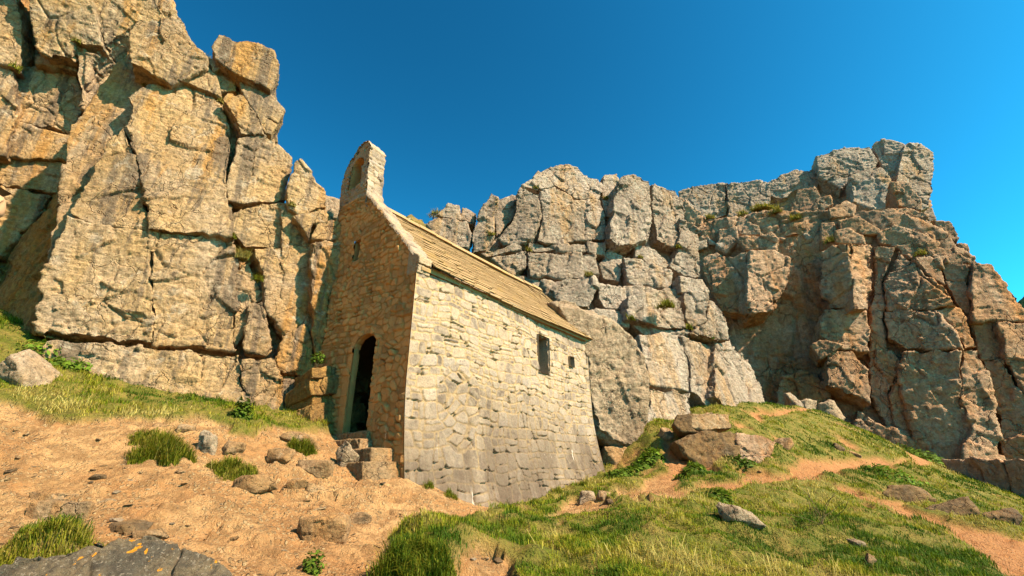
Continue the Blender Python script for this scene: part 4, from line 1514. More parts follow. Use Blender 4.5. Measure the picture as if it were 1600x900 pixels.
stone(-45, 522, 70, 592, M_white, 'smooth pale boulder at the left edge on top of the grass bank', 'boulder', deep=.8, flat=.95, sq=2.2, amp=.5, sink=.35, Y=6.7)
stone(150, 803, 218, 832, M_darkstone, 'flat dark slab lying on the dirt above the lichen spotted boulder', 'stone', deep=.9, flat=.4, sink=.6)
stone(196, 818, 250, 842, M_stone, 'flat tan slab half buried beside the flat dark slab', 'stone', deep=.9, flat=.4, sink=.6)
stone(18, 770, 125, 815, M_stone, 'broad mossy stone stepped out of the dirt at lower left', 'stone', deep=.7, sink=.5, flat=.6)
stone(28, 762, 104, 783, M_stone, 'pale flat slab above the broad mossy stone at lower left', 'stone', deep=.8, sink=.6, flat=.4)
stone(296, 664, 332, 712, M_white, 'upright pale stone behind the larger grass tussock', 'stone', deep=.9, sink=.2)
stone(332, 684, 374, 712, M_stone, 'tan stone next to the upright pale stone on the bank', 'stone', sink=.3)
stone(226, 655, 262, 668, M_stone, 'tan flat stone along the lower edge of the grass bank', 'stone', sink=.4)
stone(258, 660, 296, 676, M_stone, 'second flat stone on the grass bank edge left of the tussock', 'stone', sink=.4)
stone(426, 660, 502, 697, M_stone, 'large tan boulder left of the steps below the leaning block', 'boulder', deep=.6, sink=.2, yaw=.2)
stone(408, 694, 458, 722, M_stone, 'squat brown stone in front of the tan boulder by the steps', 'stone', deep=.8)
stone(448, 713, 534, 744, M_stone, 'long squared block lying in front of the steps', 'stone', deep=.5, sink=.2, sq=5)
stone(506, 682, 551, 730, M_white, 'slanting pale stone leaning beside the steps', 'stone', deep=.5, sink=.15, roll=-.5)
stone(350, 738, 424, 768, M_stone, 'low pale rock under the smaller grass tussock', 'stone', deep=.6, sink=.4, flat=.6)
stone(440, 742, 484, 766, M_stone, 'small angular stone below the long squared block', 'stone', sink=.4)
stone(470, 748, 512, 770, M_stone, 'dark wedge of stone on the dirt in front of the squared block', 'stone', sink=.4, seed=5)
stone(448, 800, 545, 840, M_stone, 'pitted brown rock outcrop in the middle of the bare dirt', 'stone', deep=.8, sink=.6, flat=.6, n=30)
stone(536, 796, 580, 822, M_stone, 'small brown rock uphill of the pitted outcrop in the dirt', 'stone', sink=.4)
stone(128, 738, 158, 752, M_darkstone, 'small dark stone on the bare dirt at left', 'stone', sink=.3)
stone(142, 770, 172, 790, M_white, 'whitish stone flush with the bare dirt near the dark slab', 'stone', sink=.7, flat=.3)
# right hand slope
PO = (on_ground(1130, 724) + np.array([0, .25, 0]), plane_from((0, 0, 0), (1, .12, 0), R(16))[1])
o = rock_obj('boulder', [(1082, 645), (1112, 643), (1140, 647), (1143, 668), (1110, 672), (1080, 668)], *PO, mat=M_stone, s=.7, vox=.035, thick=1.1, off=-.35, yaw=R(10))
tag(o, 'squared slab of rock resting on the striped outcrop', 'boulder')
o = rock_obj('boulder', [(1058, 648), (1082, 646), (1080, 668), (1094, 676), (1064, 674), (1052, 662)], *PO, mat=M_darkstone, s=.6, vox=.035, thick=.9, off=-.3, yaw=R(-15))
tag(o, 'dark broken block left of the squared slab on the outcrop', 'boulder')
o = rock_obj('boulder', [(1055, 690), (1075, 680), (1108, 675), (1150, 677), (1152, 722), (1138, 740), (1100, 730), (1070, 712)], *PO, mat=M_darkstone, s=.7, vox=.035, thick=1.3, yaw=R(-6))
tag(o, 'dark rounded bulge of rock below the squared slab', 'boulder')
o = rock_obj('boulder', [(1152, 677), (1190, 679), (1212, 690), (1208, 720), (1165, 735), (1154, 722)], *PO, mat=M_right, s=.7, vox=.035, thick=1.3, yaw=R(12))
tag(o, 'rust striped rounded rock right of the dark bulge', 'boulder')
stone(1026, 662, 1058, 690, M_stone, 'brown wedge stone left of the dark bulge of rock', 'stone', sink=.2)
stone(1200, 678, 1246, 700, M_stone, 'low dark stone right of the rust striped rock', 'stone', sink=.4)
stone(1304, 688, 1326, 706, M_darkstone, 'small dark stone on the grassy knoll', 'stone', sink=.3)
stone(1328, 700, 1354, 716, M_stone, 'flat brown stone beside the dirt patch on the knoll', 'stone', sink=.3)
stone(1386, 752, 1480, 786, M_darkstone, 'long dark ledge of rock in the right hand slope', 'boulder', deep=.5, sink=.3)
stone(1456, 766, 1556, 806, M_darkstone, 'dark whaleback rock continuing the ledge to the right', 'boulder', deep=.5, sink=.3, sq=2.3)
stone(1552, 792, 1620, 820, M_darkstone, 'dark rock cut by the right edge below the headland', 'boulder', deep=.5, sink=.3)
stone(1328, 838, 1372, 860, M_white, 'pale flat stone alone on the grassy slope at lower right', 'stone', sink=.3, flat=.5)
stone(1352, 862, 1378, 888, M_stone, 'brown upright stone just below the pale flat stone', 'stone', sink=.3)
stone(1116, 786, 1206, 818, M_white, 'long narrow pale rock sloping down through the turf', 'stone', deep=.35, sink=.3, roll=-.32, flat=.5)
stone(902, 762, 934, 784, M_white, 'pale stone at the foot of the chapel wall beside the path', 'stone', sink=.3)
stone(930, 764, 958, 782, M_stone, 'brown stone at the bend of the path below the chapel', 'stone', sink=.3)
stone(946, 778, 962, 790, M_darkstone, 'small dark stone on the path edge below the chapel', 'stone', sink=.3)
stone(938, 682, 990, 728, M_stone, 'buried rock under the huge leaning boulder', 'boulder', deep=.8, sink=.4)
stone(1290, 612, 1342, 668, M_white, 'pale cracked slab fallen at the foot of the headland', 'boulder', deep=.6, sink=.2, Y=21.3)
stone(1228, 606, 1262, 640, M_mid, 'grey fallen block where the knoll meets the headland', 'boulder', deep=.7, sink=.3, Y=21.5)
stone(1254, 618, 1290, 646, M_white, 'whitish fallen block second from the knoll crest', 'boulder', deep=.7, sink=.3, Y=21.5)

# loose pebbles over the bare earth: individuals of one kind
rr = np.random.default_rng(33)
protos = []
for i in range(7):
    co, f = hull_stone((1, rr.uniform(.6, .9), rr.uniform(.35, .6)), 300 + i, .04, .4, n=20, flat=.7)
    protos.append((np_mesh('pebble', co, f)))
    protos[-1].materials.append([M_stone, M_darkstone, M_white, M_stone, M_darkstone, M_stone, M_white][i])
n_p = 0
while n_p < 120:
    px, py = rr.uniform(-10, 780), 645 + 255 * rr.random() ** .8
    if rr.random() < .25:
        px, py = rr.uniform(860, 1580), rr.uniform(700, 880)
    p = on_ground(px, py)
    if d_at(p[0], p[1]) < .7 or p[1] > 17:
        continue
    o = bpy.data.objects.new('pebble', protos[rr.integers(7)])
    C.objects.link(o)
    sz = float(np.clip(rr.lognormal(-3.15, .5), .02, .11)) * (1 + .05 * p[1])
    o.location = (p[0], p[1], p[2] + sz * .0)
    o.scale = (sz, sz, sz * rr.uniform(.5, 1))
    o.rotation_euler = (rr.normal(0, .15), rr.normal(0, .15), rr.uniform(0, 6.28))
    tag(o, 'small loose pebble lying on bare orange earth', 'pebble', 'loose pebbles on the bare earth')
    n_p += 1
# bigger stones half buried in the earth
n_p = 0
while n_p < 13:
    px, py = rr.uniform(0, 600), rr.uniform(660, 890)
    p = on_ground(px, py)
    if d_at(p[0], p[1]) < .8:
        continue
    o = bpy.data.objects.new('stone', protos[(0, 3, 5)[rr.integers(3)]])
    C.objects.link(o)
    sz = rr.uniform(.12, .34)
    o.location = (p[0], p[1], p[2] - sz * .07)
    o.scale = (sz, sz * rr.uniform(.6, 1), sz * rr.uniform(.35, .7))
    o.rotation_euler = (rr.normal(0, .12), rr.normal(0, .12), rr.uniform(0, 6.28))
    tag(o, 'flattish stone half buried in the bare orange earth', 'stone', 'half buried stones in the bare earth')
    n_p += 1
# grit too fine to count
V, Fq = [], []
xs = rr.uniform(-8, 9, 70000)
ys = 2 + 10 * rr.random(70000) ** 1.5
ok = (d_at(xs, ys) > .75) & (rr.random(70000) < np.clip(.25 + 1.6 * fbm(np.stack([xs * 1.1, ys * 1.4, xs * 0], 1), 4, .6), .02, 1))
xs, ys = xs[ok][:30000], ys[ok][:30000]
zz = z_at(xs, ys)
n = len(xs)
sz = np.clip(rr.lognormal(-5.5, .6, n), .002, .014) * (1 + ys * .06)
cube = np.array([(-1, 0, -.6), (1, -.2, -.6), (.2, 1, -.6), (0, .1, .8), (-.2, -1, -.5)])
ang = rr.uniform(0, 6.28, n)
cc, ss = np.cos(ang), np.sin(ang)
b3 = cube[None] * sz[:, None, None]
vx_ = b3[..., 0] * cc[:, None] - b3[..., 1] * ss[:, None] + xs[:, None]
vy_ = b3[..., 0] * ss[:, None] + b3[..., 1] * cc[:, None] + ys[:, None]
vz_ = b3[..., 2] + zz[:, None] + sz[:, None] * .3
V = np.stack([vx_, vy_, vz_], -1).reshape(-1, 3)
fi = np.array([(0, 4, 3), (4, 1, 3), (1, 2, 3), (2, 0, 3)])
Fq = (np.arange(n)[:, None, None] * 5 + fi[None]).reshape(-1, 3)
gme2 = np_mesh('gravel', V, Fq, False)
attr(gme2, 'k', np.repeat(rr.random(n), 5))
mgr, nt_, b_ = mat_new('grit')
g = NG(nt_)
r_ = g.attr('k')
g.lk(g.mix(g.ramp(r_, .3, .7), g.mix(r_, (.12, .085, .05), (.38, .24, .12)), (.40, .25, .13)), b_.inputs['Base Color'])
albedo(mgr, (.64, .57, .56))
tag(link('gravel', gme2, mgr), kind='stuff')

# ------------------------------------------------------------------ steps and the low wall by the door
steps = empty('stone_steps', tuple(gpt(1.0, -.05, -.4)))
tag(steps, 'worn stone steps climbing to the chapel doorway', 'steps')
so_ = np.array(steps.location)
for (w0, w1, l0, l1, z1) in [(.10, 1.38, -.70, .05, .13), (.22, 1.45, -.46, .05, .33), (.72, 1.95, -.30, .05, .50), (.80, 1.72, -.12, .5, .635)]:
    nseg = 2
    cut = w0 + (w1 - w0) * .55
    for a, b in ((w0, cut - .006), (cut + .006, w1)):
        bx = [gpt(a, z1 - .5, l0), gpt(b, z1 - .5, l0), gpt(b, z1 - .5, l1), gpt(a, z1 - .5, l1), gpt(a, z1, l0 + .02), gpt(b, z1 - .015, l0), gpt(b, z1, l1), gpt(a, z1, l1)]
        co, no, f = voxel(bx, [(0, 3, 2, 1), (4, 5, 6, 7), (0, 1, 5, 4), (1, 2, 6, 5), (2, 3, 7, 6), (3, 0, 4, 7)], .018)
        co = rough(co, no, .22, .8, a * 9 + z1)
        link('step', np_mesh('step', co - so_, f), M_stone, steps)
PV = pl(488, 670, 8.5, 552, 670, 9.2)
lw_ = empty('rubble_wall', tuple(at(520, 672, 8.9)))
tag(lw_, 'low wall of rough stones between the cliff and the chapel door', 'wall')
lo_ = np.array(lw_.location)
co_all, f_all, base = [], [], 0
rr = np.random.default_rng(4)
y = 690
while y > 575:
    hh_ = rr.uniform(10, 30)
    x = 488 + rr.uniform(-3, 3)
    while x < 556:
        ww = rr.uniform(12, 36)
        q = [(x + 1, y - 1), (x + 1 + rr.uniform(-1, 1), y - hh_ + 1), (x + ww - 1, y - hh_ + 1 + rr.uniform(-2, 2)), (x + ww - 1, y - 1)]
        co, f = rock(q, *PV, s=.35, vox=.018, thick=2.5, off=rr.uniform(-.10, .10) - (690 - y) * .002, yaw=rr.uniform(-.3, .3), tilt=rr.uniform(-.1, .25), jg=.08, amp=1.4, grow=.08)
        co_all.append(co - lo_)
        f_all.append(f + base)
        base += len(co)
        x += ww
    y -= hh_
link('stonework', np_mesh('stonework', np.concatenate(co_all), np.concatenate(f_all)), M_ochre, lw_)

# ------------------------------------------------------------------ grass
M_grass, nt_, b_ = mat_new('grass_blades')
g = NG(nt_)
gc = g.n('ShaderNodeAttribute', attribute_name='Col').outputs['Color']
g.lk(gc, b_.inputs['Base Color'])
b_.inputs['Roughness'].default_value = .75
tr = g.n('ShaderNodeBsdfTranslucent')
g.lk(gc, tr.inputs[0])
ms = g.n('ShaderNodeMixShader')
ms.inputs[0].default_value = .35
g.lk(b_.outputs[0], ms.inputs[1])
g.lk(tr.outputs[0], ms.inputs[2])
g.lk(ms.outputs[0], nt_.nodes['Material Output'].inputs['Surface'])


def blades(name, x, y, z, hgt, wid, lean, col, rg, curve=1.0):
    """bent two-segment blades as one mesh"""
    n = len(x)
    a = rg.uniform(0, 2 * math.pi, n)
    dx, dy = np.cos(a), np.sin(a)
    la = rg.uniform(.1, 1, n) * lean
    lx, ly = np.cos(a + rg.normal(1.57, .6, n)) * la, np.sin(a + rg.normal(1.57, .6, n)) * la
    P0 = np.stack([x, y, z], 1)
    W_ = np.stack([dx * wid, dy * wid, wid * 0], 1) * .5
    mid = P0 + np.stack([lx * hgt * .35, ly * hgt * .35, hgt * .6], 1)
    tip = P0 + np.stack([lx * hgt * 1.1, ly * hgt * 1.1, hgt * (1 - .35 * la * curve)], 1)
    V = np.stack([P0 - W_ - [0, 0, .02], P0 + W_ - [0, 0, .02], mid + W_ * .75, mid - W_ * .75, tip], 1).reshape(-1, 3)
    i = np.arange(n)[:, None] * 5
    T = np.concatenate([i + [0, 1, 2], i + [0, 2, 3], i + [3, 2, 4]])
    me = np_mesh(name, V, T, True)
    ca = me.attributes.new('Col', 'FLOAT_COLOR', 'POINT')
    c4 = np.ones((n, 5, 4), np.float32)
    c4[..., :3] = col[:, None, :]
    ca.data.foreach_set('color', c4.ravel())
    return me


def pal(t, rg, n):
    """0 = deep green, .5 = yellow green, 1 = straw"""
    t = np.clip(t + rg.normal(0, .14, n), 0, 1)
    keys = np.array([[.055, .105, .006], [.16, .205, .010], [.30, .275, .020], [.42, .32, .07], [.54, .42, .18]])
    k = np.linspace(0, 1, len(keys))
    c = np.stack([np.interp(t, k, keys[:, i]) for i in range(3)], 1)
    return c * rg.uniform(.75, 1.25, (n, 1)) * [.68, .70, .52]


rg = np.random.default_rng(12)
NCAND = 1500000
# candidates: more of them near the viewer
Yc = 2.2 + 28 * rg.random(NCAND) ** 2.1
Xc = (rg.random(NCAND) * 2.5 - 1.25) * (Yc * 1.12 + 1.2)
pc = np.stack([Xc, Yc, Xc * 0], 1)
pxc, pyc = to_px(np.stack([Xc, Yc, z_at(Xc, Yc)], 1))
ok = (pxc > -60) & (pxc < 1660) & (pyc < 960) & (pyc > 470)
Xc, Yc = Xc[ok], Yc[ok]
dd = d_at(Xc, Yc)
pc = np.stack([Xc, Yc, Xc * 0], 1)
cl_ = fbm(pc * 2.3 + 7, 3, .6)
cl2 = fbm(pc * 5.5 + 21, 2, .6)
dens = (1 - dd) ** 1.5 * np.clip(.50 + 1.5 * cl_ + 1.1 * cl2, .04, 1)
loc = pc - CH_C
lc, wc = loc @ AX, loc @ GX
inside = (lc > -.1) & (lc < CH_L + .1) & (wc > -.28) & (wc < 3.5)
ok = (rg.random(len(Xc)) < dens) & ~inside
Xc, Yc = Xc[ok][:330000], Yc[ok][:330000]
n = len(Xc)
Zc = z_at(Xc, Yc)
pc = np.stack([Xc, Yc, Xc * 0], 1)
px_, py_ = to_px(np.stack([Xc, Yc, Zc], 1))
dryn = fbm(pc * .75 + 90, 4, .6) * 1.5 + .9 * fbm(pc * 3.1 + 33, 3, .6)
# straw-coloured areas of the photograph: left end of the bank, the middle of the right slope
dry_t = .34 + .75 * dryn
dry_t += .40 * np.exp(-(((px_ - 90) / 130) ** 2 + ((py_ - 615) / 45) ** 2)) * (px_ < 400)
dry_t += .34 * np.exp(-(((px_ - 1090) / 120) ** 2 + ((py_ - 850) / 45) ** 2))
dry_t -= .48 * np.exp(-(((px_ - 300) / 110) ** 2 + ((py_ - 610) / 40) ** 2))
dry_t -= .15 * np.exp(-(((px_ - 780) / 150) ** 2 + ((py_ - 850) / 70) ** 2))
tall = np.clip(.5 + 1.0 * fbm(pc * 1.6 + 3, 3, .6), .15, 1.2)
hg_ = (.025 + .075 * tall) * rg.uniform(.6, 1.35, n) * np.where(dry_t > .7, 1.2, 1) * np.interp(Yc, [3, 12, 25], [.85, 1.0, 1.5])
wd_ = np.interp(Yc, [2, 6, 12, 25], [.0045, .007, .014, .034]) * rg.uniform(.7, 1.3, n)
me = blades('grass', Xc, Yc, Zc, hg_, wd_, 1.3, pal(dry_t, rg, n), rg)
go = link('grass', me, M_grass)
tag(go, kind='stuff')

# dead stalks standing and lying among the turf
keep_ = (rg.random(n) < np.clip(.02 + .5 * (dry_t - .62), 0, .22))
xs2, ys2 = Xc[keep_] + rg.normal(0, .05, keep_.sum()), Yc[keep_] + rg.normal(0, .05, keep_.sum())
m2 = len(xs2)
me = blades('dead_stalks', xs2, ys2, z_at(xs2, ys2), rg.uniform(.09, .24, m2), np.interp(ys2, [2, 8, 25], [.0035, .007, .022]), 2.0, pal(np.full(m2, .97), rg, m2), rg, .9)
tag(link('dead_stalks', me, M_grass), kind='stuff')


def tussock(px, py, rad, hgt, n, t, label, cat='grass tussock', name='grass_tussock', Y=None, lean=1.1, wid=.006):
    b = on_ground(px, py) if Y is None else at(px, py, Y)
    r_ = np.random.default_rng(int(px * 3 + py))
    a = r_.uniform(0, 6.28, n)
    q = rad * np.sqrt(r_.random(n)) * (.75 + .38 * np.sin(a * 2 + px) * np.sin(a * 3 + py) + .25 * r_.random(n))
    x, y = q * np.cos(a), q * np.sin(a) * .8
    z = (z_at(x + b[0], y + b[1]) - b[2]) if Y is None else np.zeros(n)
    dome = np.sqrt(np.clip(1 - (q / rad) ** 2, 0, 1)) * (.6 + .4 * np.sin(x * 9 / rad * .6 + py) * np.cos(y * 8 / rad * .5))
    h = hgt * (.35 + .65 * dome) * np.clip(r_.lognormal(-.1, .35, n), .3, 1.7)
    me = blades(name, x, y, z + .25 * hgt * dome, h, np.full(n, wid) * r_.uniform(.7, 1.3, n), lean, pal(t + .22 * (r_.random(n) < .25) + .18 * np.sin(x * 7 / rad) * .5, r_, n) * .72, r_, 1.3)
    o = link(name, me, M_grass)
    o.location = tuple(b)
    tag(o, label, cat)
    return o


tussock(256, 712, .36, .24, 5200, .42, 'big shaggy green tussock on the dirt in front of the grass bank')
tussock(366, 738, .30, .15, 3000, .46, 'flat green tussock on the low pale rock left of the steps')
tussock(474, 704, .22, .17, 2000, .34, 'small tussock growing between the stones left of the steps')
tussock(552, 722, .14, .12, 900, .2, 'little green tuft at the end of the lowest step')
tussock(228, 690, .2, .12, 1200, .5, 'yellowish tuft tucked behind the big shaggy tussock')
tussock(640, 884, .30, .15, 4200, .22, 'dark green overhanging tussock beside the gully at bottom centre')
tussock(75, 850, .36, .11, 3000, .5, 'olive tussock behind the lichen spotted boulder')
tussock(378, 406, .20, .26, 700, .85, 'ochre tuft of dry grass in the cleft of the left cliff', Y=9.0)
tussock(403, 438, .12, .14, 350, .4, 'green tuft below the ochre one in the left cliff', Y=8.9)
tussock(372, 180, .16, .2, 350, .9, 'dry tuft high up in the left cliff crack', Y=9.2)
tussock(322, 96, .16, .2, 350, .9, 'dry tuft under the perched boulder on the left cliff', Y=9.3)
tussock(1042, 480, .35, .3, 500, .45, 'mossy streak of grass on the middle cliff ledge', Y=16.2, wid=.02)
tussock(1190, 330, .9, .5, 700, .6, 'yellow grass on the shelf under the far skyline', Y=30, wid=.06)
tussock(1150, 350, .9, .4, 700, .65, 'dry grass on the shelf left of the far rubble', Y=29.5, wid=.06)
tussock(686, 338, .5, .3, 500, .85, 'dry grass beside the grey boulder behind the roof', Y=19, wid=.02)


# tufts rooted in cracks and ledges of the cliffs, and weeds along the foot of the chapel wall
def cast(px, py):
    dg = bpy.context.evaluated_depsgraph_get()
    ok_, loc_, nor_, idx_, ob_, mx_ = scn.ray_cast(dg, Vector((0, 0, 0)), Vector(ray(px, py)).normalized())
    return np.array(loc_) if ok_ else None


bpy.context.view_layer.update()
for px, py, sz, t in [(838, 296, .22, .8), (768, 368, .2, .7), (946, 312, .2, .75), (985, 500, .22, .35), (1076, 515, .24, .4), (920, 432, .22, .75), (1110, 530, .2, .4), (1000, 404, .18, .7), (826, 393, .2, .7), (1060, 388, .2, .5),
                      (1110, 343, .6, .6), (1160, 338, .7, .62), (1215, 334, .6, .6), (1245, 344, .5, .55), (1300, 380, .5, .6), (1440, 400, .45, .6), (228, 134, .12, .8), (343, 160, .12, .85), (455, 322, .12, .7), (363, 372, .12, .6), (20, 108, .2, .35), (118, 66, .14, .7)]:
    b = cast(px, py)
    if b is None:
        continue
    o = tussock(px, py, sz * .8, sz, 220, t, 'tuft of grass rooted in a crack or ledge of the cliffs', Y=float(b[1]), wid=.004 + .0012 * float(b[1]))
    o['group'] = 'grass tufts on the cliff ledges'
for px, py in [(668, 757), (705, 774), (742, 784), (792, 790), (836, 784), (872, 766), (912, 756)]:
    o = tussock(px, py + 2, .13, .09, 420, .35, 'low weedy grass tuft along the foot of the chapel side wall')
    o['group'] = 'grass tufts along the wall foot'


def leafy(px, py, rad, hgt, n, label, Y=None, name='leafy_plant', cat='plant', leaf=.05, dark=1.0):
    b = on_ground(px, py) if Y is None else at(px, py, Y)
    r_ = np.random.default_rng(int(px * 5 + py))
    d = r_.normal(size=(n, 3))
    d /= np.linalg.norm(d, axis=1)[:, None]
    d[:, 2] = np.abs(d[:, 2])
    p = d * np.array([rad, rad * .8, hgt]) * r_.uniform(.45, 1.05, (n, 1))
    nrm = d + r_.normal(0, .5, (n, 3)) + [0, 0, .5]
    nrm /= np.linalg.norm(nrm, axis=1)[:, None]
    t = np.cross(nrm, r_.normal(size=(n, 3)))
    t /= np.linalg.norm(t, axis=1)[:, None]
    bt = np.cross(nrm, t)
    L = leaf * r_.uniform(.6, 1.3, (n, 1))
    V = np.stack([p - t * L, p + bt * L * .45 + nrm * L * .12, p + t * L, p - bt * L * .45 + nrm * L * .12], 1)
    if Y is None:
        V[..., 2] += (z_at(p[:, 0] + b[0], p[:, 1] + b[1]) - b[2])[:, None]
    T = np.arange(4 * n).reshape(n, 4)
    me = np_mesh(name, V.reshape(-1, 3), T, True)
    ca = me.attributes.new('Col', 'FLOAT_COLOR', 'POINT')
    c = np.ones((n, 4, 4), np.float32)
    c[..., :3] = (np.array([[.065, .10, .008]]) * dark * r_.uniform(.6, 1.6, (n, 1)) * np.array([[1, 1, 1]]))[:, None]
    ca.data.foreach_set('color', c.ravel())
    o = link(name, me, M_grass)
    o.location = tuple(b)
    tag(o, label, cat) if label else tag(o, kind='stuff')
    return o


leafy(376, 652, .17, .3, 260, 'small dark leafy shrub on the grass bank against the cliff', name='small_shrub', cat='shrub', dark=.75, leaf=.045)
leafy(487, 898, .09, .14, 200, 'small bright green plant alone on the dirt at the bottom edge', leaf=.02)
leafy(540, 724, .1, .12, 160, 'green weeds between the slanting stone and the steps', leaf=.02)
leafy(497, 566, .16, .22, 220, 'bright ferny plant on the ledge left of the doorway', Y=8.9, leaf=.035)
leafy(530, 572, .17, .16, 200, 'dark creeping plant at the shaded foot of the gable', Y=9.2, leaf=.035, dark=.6)
leafy(1010, 722, .5, .18, 420, None, name='ground_cover', leaf=.07, dark=1.2)
leafy(975, 742, .45, .14, 320, None, name='ground_cover', leaf=.06, dark=1.1)
leafy(1085, 738, .5, .12, 300, None, name='ground_cover', leaf=.06)
leafy(1160, 724, .35, .15, 200, 'leafy clump under the rust striped rock', leaf=.06, dark=.8)
leafy(1400, 745, .8, .2, 500, None, name='ground_cover', leaf=.06, dark=1.3)
leafy(1455, 712, 1.2, .35, 500, None, name='ground_cover', leaf=.1, dark=1.1)
leafy(1125, 782, .25, .1, 160, 'green clump in the turf by the long narrow rock', leaf=.045)
leafy(60, 560, .5, .3, 500, None, name='ground_cover', Y=7.8, leaf=.05, dark=1.3)
leafy(100, 578, .4, .2, 400, None, name='ground_cover', Y=7.7, leaf=.05, dark=1.2)

# bare twigs on the slope
cu = bpy.data.curves.new('twig', 'CURVE')
cu.dimensions = '3D'
cu.bevel_depth = .0028
tb = on_ground(1285, 822)
r_ = np.random.default_rng(3)
for i in range(9):
    s_ = cu.splines.new('POLY')
    pts = [np.zeros(3)]
    dv = np.array([r_.normal(0, .5), r_.normal(0, .3), 1.0])
    for k in range(6):
        dv = dv + r_.normal(0, .35, 3)
        pts.append(pts[-1] + dv / np.linalg.norm(dv) * .075)
    s_.points.add(len(pts) - 1)
    for q, p in zip(s_.points, pts):
        q.co = (*p, 1)
mt, nt_, b_ = mat_new('dead_wood')
b_.inputs['Base Color'].default_value = (.10, .065, .035, 1)
_c = bpy.data.objects.new('twig_curve', cu)
C.objects.link(_c)
bpy.context.view_layer.update()
tme = bpy.data.meshes.new_from_object(_c.evaluated_get(bpy.context.evaluated_depsgraph_get()))
bpy.data.objects.remove(_c)
tme.materials.clear()
o = link('bare_twigs', tme, mt)
o.location = tuple(tb)
tag(o, 'thin bare twigs sticking up from the lower right turf', 'twigs')

# ------------------------------------------------------------------ person standing at the left edge, almost wholly out of frame
LEAN = .62                                                 # the figure stoops forward


def skinned(name, joints, edges, mat, parent=None, sub=2):
    joints = [(j[0] - LEAN * min(max(0, 1.42 - j[2]), .62), *j[1:]) for j in joints]
    me = bpy.data.meshes.new(name)
    me.from_pydata([j[:3] for j in joints], edges, [])
    o = bpy.data.objects.new(name, me)
    C.objects.link(o)
    sk = o.modifiers.new('s', 'SKIN')
    sk.use_smooth_shade = True
    for v, j in zip(me.skin_vertices[0].data, joints):
        v.radius = (j[3], j[4] if len(j) > 4 else j[3])
    me.skin_vertices[0].data[0].use_root = True
    sb = o.modifiers.new('b', 'SUBSURF')
    sb.levels = sb.render_levels = sub
    bpy.context.view_layer.update()
    m2 = bpy.data.meshes.new_from_object(o.evaluated_get(bpy.context.evaluated_depsgraph_get()))
    bpy.data.objects.remove(o)
    m2.materials.clear()
    return link(name, m2, mat, parent)


def flat_mat(name, col, rough_=.8):
    m, nt, b = mat_new(name)
    g = NG(nt)
    n_ = g.noise(g.pos(), 40, 4, .6)
    g.lk(g.mix(g.ramp(n_, .3, .7), tuple(c * .85 for c in col), col), b.inputs['Base Color'])
    b.inputs['Roughness'].default_value = rough_
    return m


M_skin = flat_mat('skin', (.42, .23, .13), .55)
M_top = flat_mat('grey_cloth', (.15, .15, .165))
M_trou = flat_mat('dark_cloth', (.06, .06, .07))
M_hair = flat_mat('brown_hair', (.08, .045, .022))
# faces +x; built at 1.78 m then scaled so that the face comes level with the photograph's
nose = at(2, 306, 1.75)
gz = float(z_at(nose[0] - .12, nose[1]))
SC = float(np.clip((nose[2] - gz) / 1.63, .9, 1.1))
J = [(0, 0, .95, .15, .12), (0, 0, 1.12, .14, .11), (0, 0, 1.30, .17, .12), (0, 0, 1.43, .12, .09), (.015, 0, 1.50, .058, .058), (.02, 0, 1.56, .07, .065), (.015, 0, 1.66, .095, .08), (.005, 0, 1.73, .075, .065)]
Ed = [(i, i + 1) for i in range(7)]
for sgn in (-1, 1):
    b0 = len(J)
    J += [(-.05, sgn * .17, 1.41, .06), (-.10, sgn * .22, 1.14, .045), (-.0, sgn * .24, .90, .032), (.08, sgn * .24, .83, .035)]
    Ed += [(3, b0), (b0, b0 + 1), (b0 + 1, b0 + 2), (b0 + 2, b0 + 3)]
    for q, ln_ in enumerate((.075, .085, .08, .065)):
        c0_ = len(J)
        yy = sgn * .24 + (q - 1.5) * .02
        J += [(.09, yy, .79, .0095), (.10 - .005, yy, .79 - ln_ * .5, .009), (.085, yy, .79 - ln_, .007)]
        Ed += [(b0 + 3, c0_), (c0_, c0_ + 1), (c0_ + 1, c0_ + 2)]
    c0_ = len(J)
    J += [(.11, sgn * .205, .82, .011), (.125, sgn * .195, .775, .009)]
    Ed += [(b0 + 3, c0_), (c0_, c0_ + 1)]
    b0 = len(J)
    J += [(0, sgn * .09, .88, .095), (.015, sgn * .10, .50, .06), (-.01, sgn * .10, .10, .04), (.02, sgn * .10, .04, .04), (.15, sgn * .11, .025, .03)]
    Ed += [(0, b0)] + [(b0 + i, b0 + i + 1) for i in range(4)]
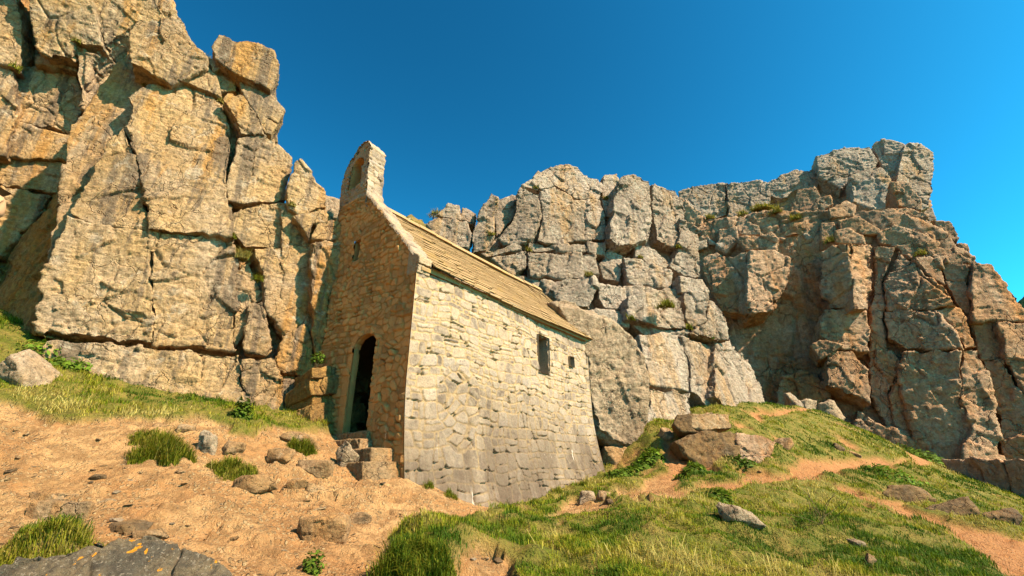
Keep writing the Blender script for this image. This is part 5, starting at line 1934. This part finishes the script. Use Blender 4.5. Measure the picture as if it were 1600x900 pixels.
# face: brow, nose, lips, chin as small branches of the head
f0 = len(J)
J += [(.105, 0, 1.635, .016), (.122, 0, 1.625, .012), (.095, 0, 1.585, .022), (.082, 0, 1.548, .026), (.088, .03, 1.668, .014), (.088, -.03, 1.668, .014), (.0, .085, 1.64, .02), (.0, -.085, 1.64, .02)]
Ed += [(6, f0), (f0, f0 + 1), (5, f0 + 2), (5, f0 + 3), (6, f0 + 4), (6, f0 + 5), (6, f0 + 6), (6, f0 + 7)]
pz = empty('person', (nose[0] - .125 * SC, nose[1], gz))
body = skinned('body', J, Ed, M_skin, pz)
skinned('top', [(0, 0, .93, .165, .135), (0, 0, 1.12, .155, .125), (.01, 0, 1.30, .185, .135), (0, 0, 1.42, .14, .11), (.012, 0, 1.485, .078, .075)] +
        [(-.05, .17, 1.415, .085), (-.10, .22, 1.14, .066), (-.02, .24, .94, .055), (-.05, -.17, 1.415, .085), (-.10, -.22, 1.14, .066), (-.02, -.24, .94, .055)],
        [(0, 1), (1, 2), (2, 3), (3, 4), (3, 5), (5, 6), (6, 7), (3, 8), (8, 9), (9, 10)], M_top, pz)
skinned('trousers', [(0, 0, .96, .155, .125), (0, .09, .86, .108), (.015, .10, .50, .078), (-.01, .10, .09, .06), (0, -.09, .86, .108), (.015, -.10, .50, .078), (-.01, -.10, .09, .06)],
        [(0, 1), (1, 2), (2, 3), (0, 4), (4, 5), (5, 6)], M_trou, pz)
for sgn in (-1, 1):
    skinned('shoe', [(-.03, sgn * .10, .045, .05), (.06, sgn * .105, .04, .045), (.17, sgn * .112, .03, .036)], [(0, 1), (1, 2)], M_trou, pz)
skinned('hair', [(-.045, 0, 1.69, .085, .085), (-.06, 0, 1.61, .06, .07), (-.03, 0, 1.75, .06, .06)], [(0, 1), (0, 2)], M_hair, pz)
for sgn in (-1, 1):
    skinned('eye', [(.092, sgn * .03, 1.648, .011), (.097, sgn * .03, 1.648, .008)], [(0, 1)], M_trou, pz, 1)
pz.scale = (SC, SC, SC)
tag(pz, 'stooping person in a grey top cut off by the left edge', 'person')
print('person scale', SC, 'ground', gz)
bpy.data.objects.remove(_tmp)
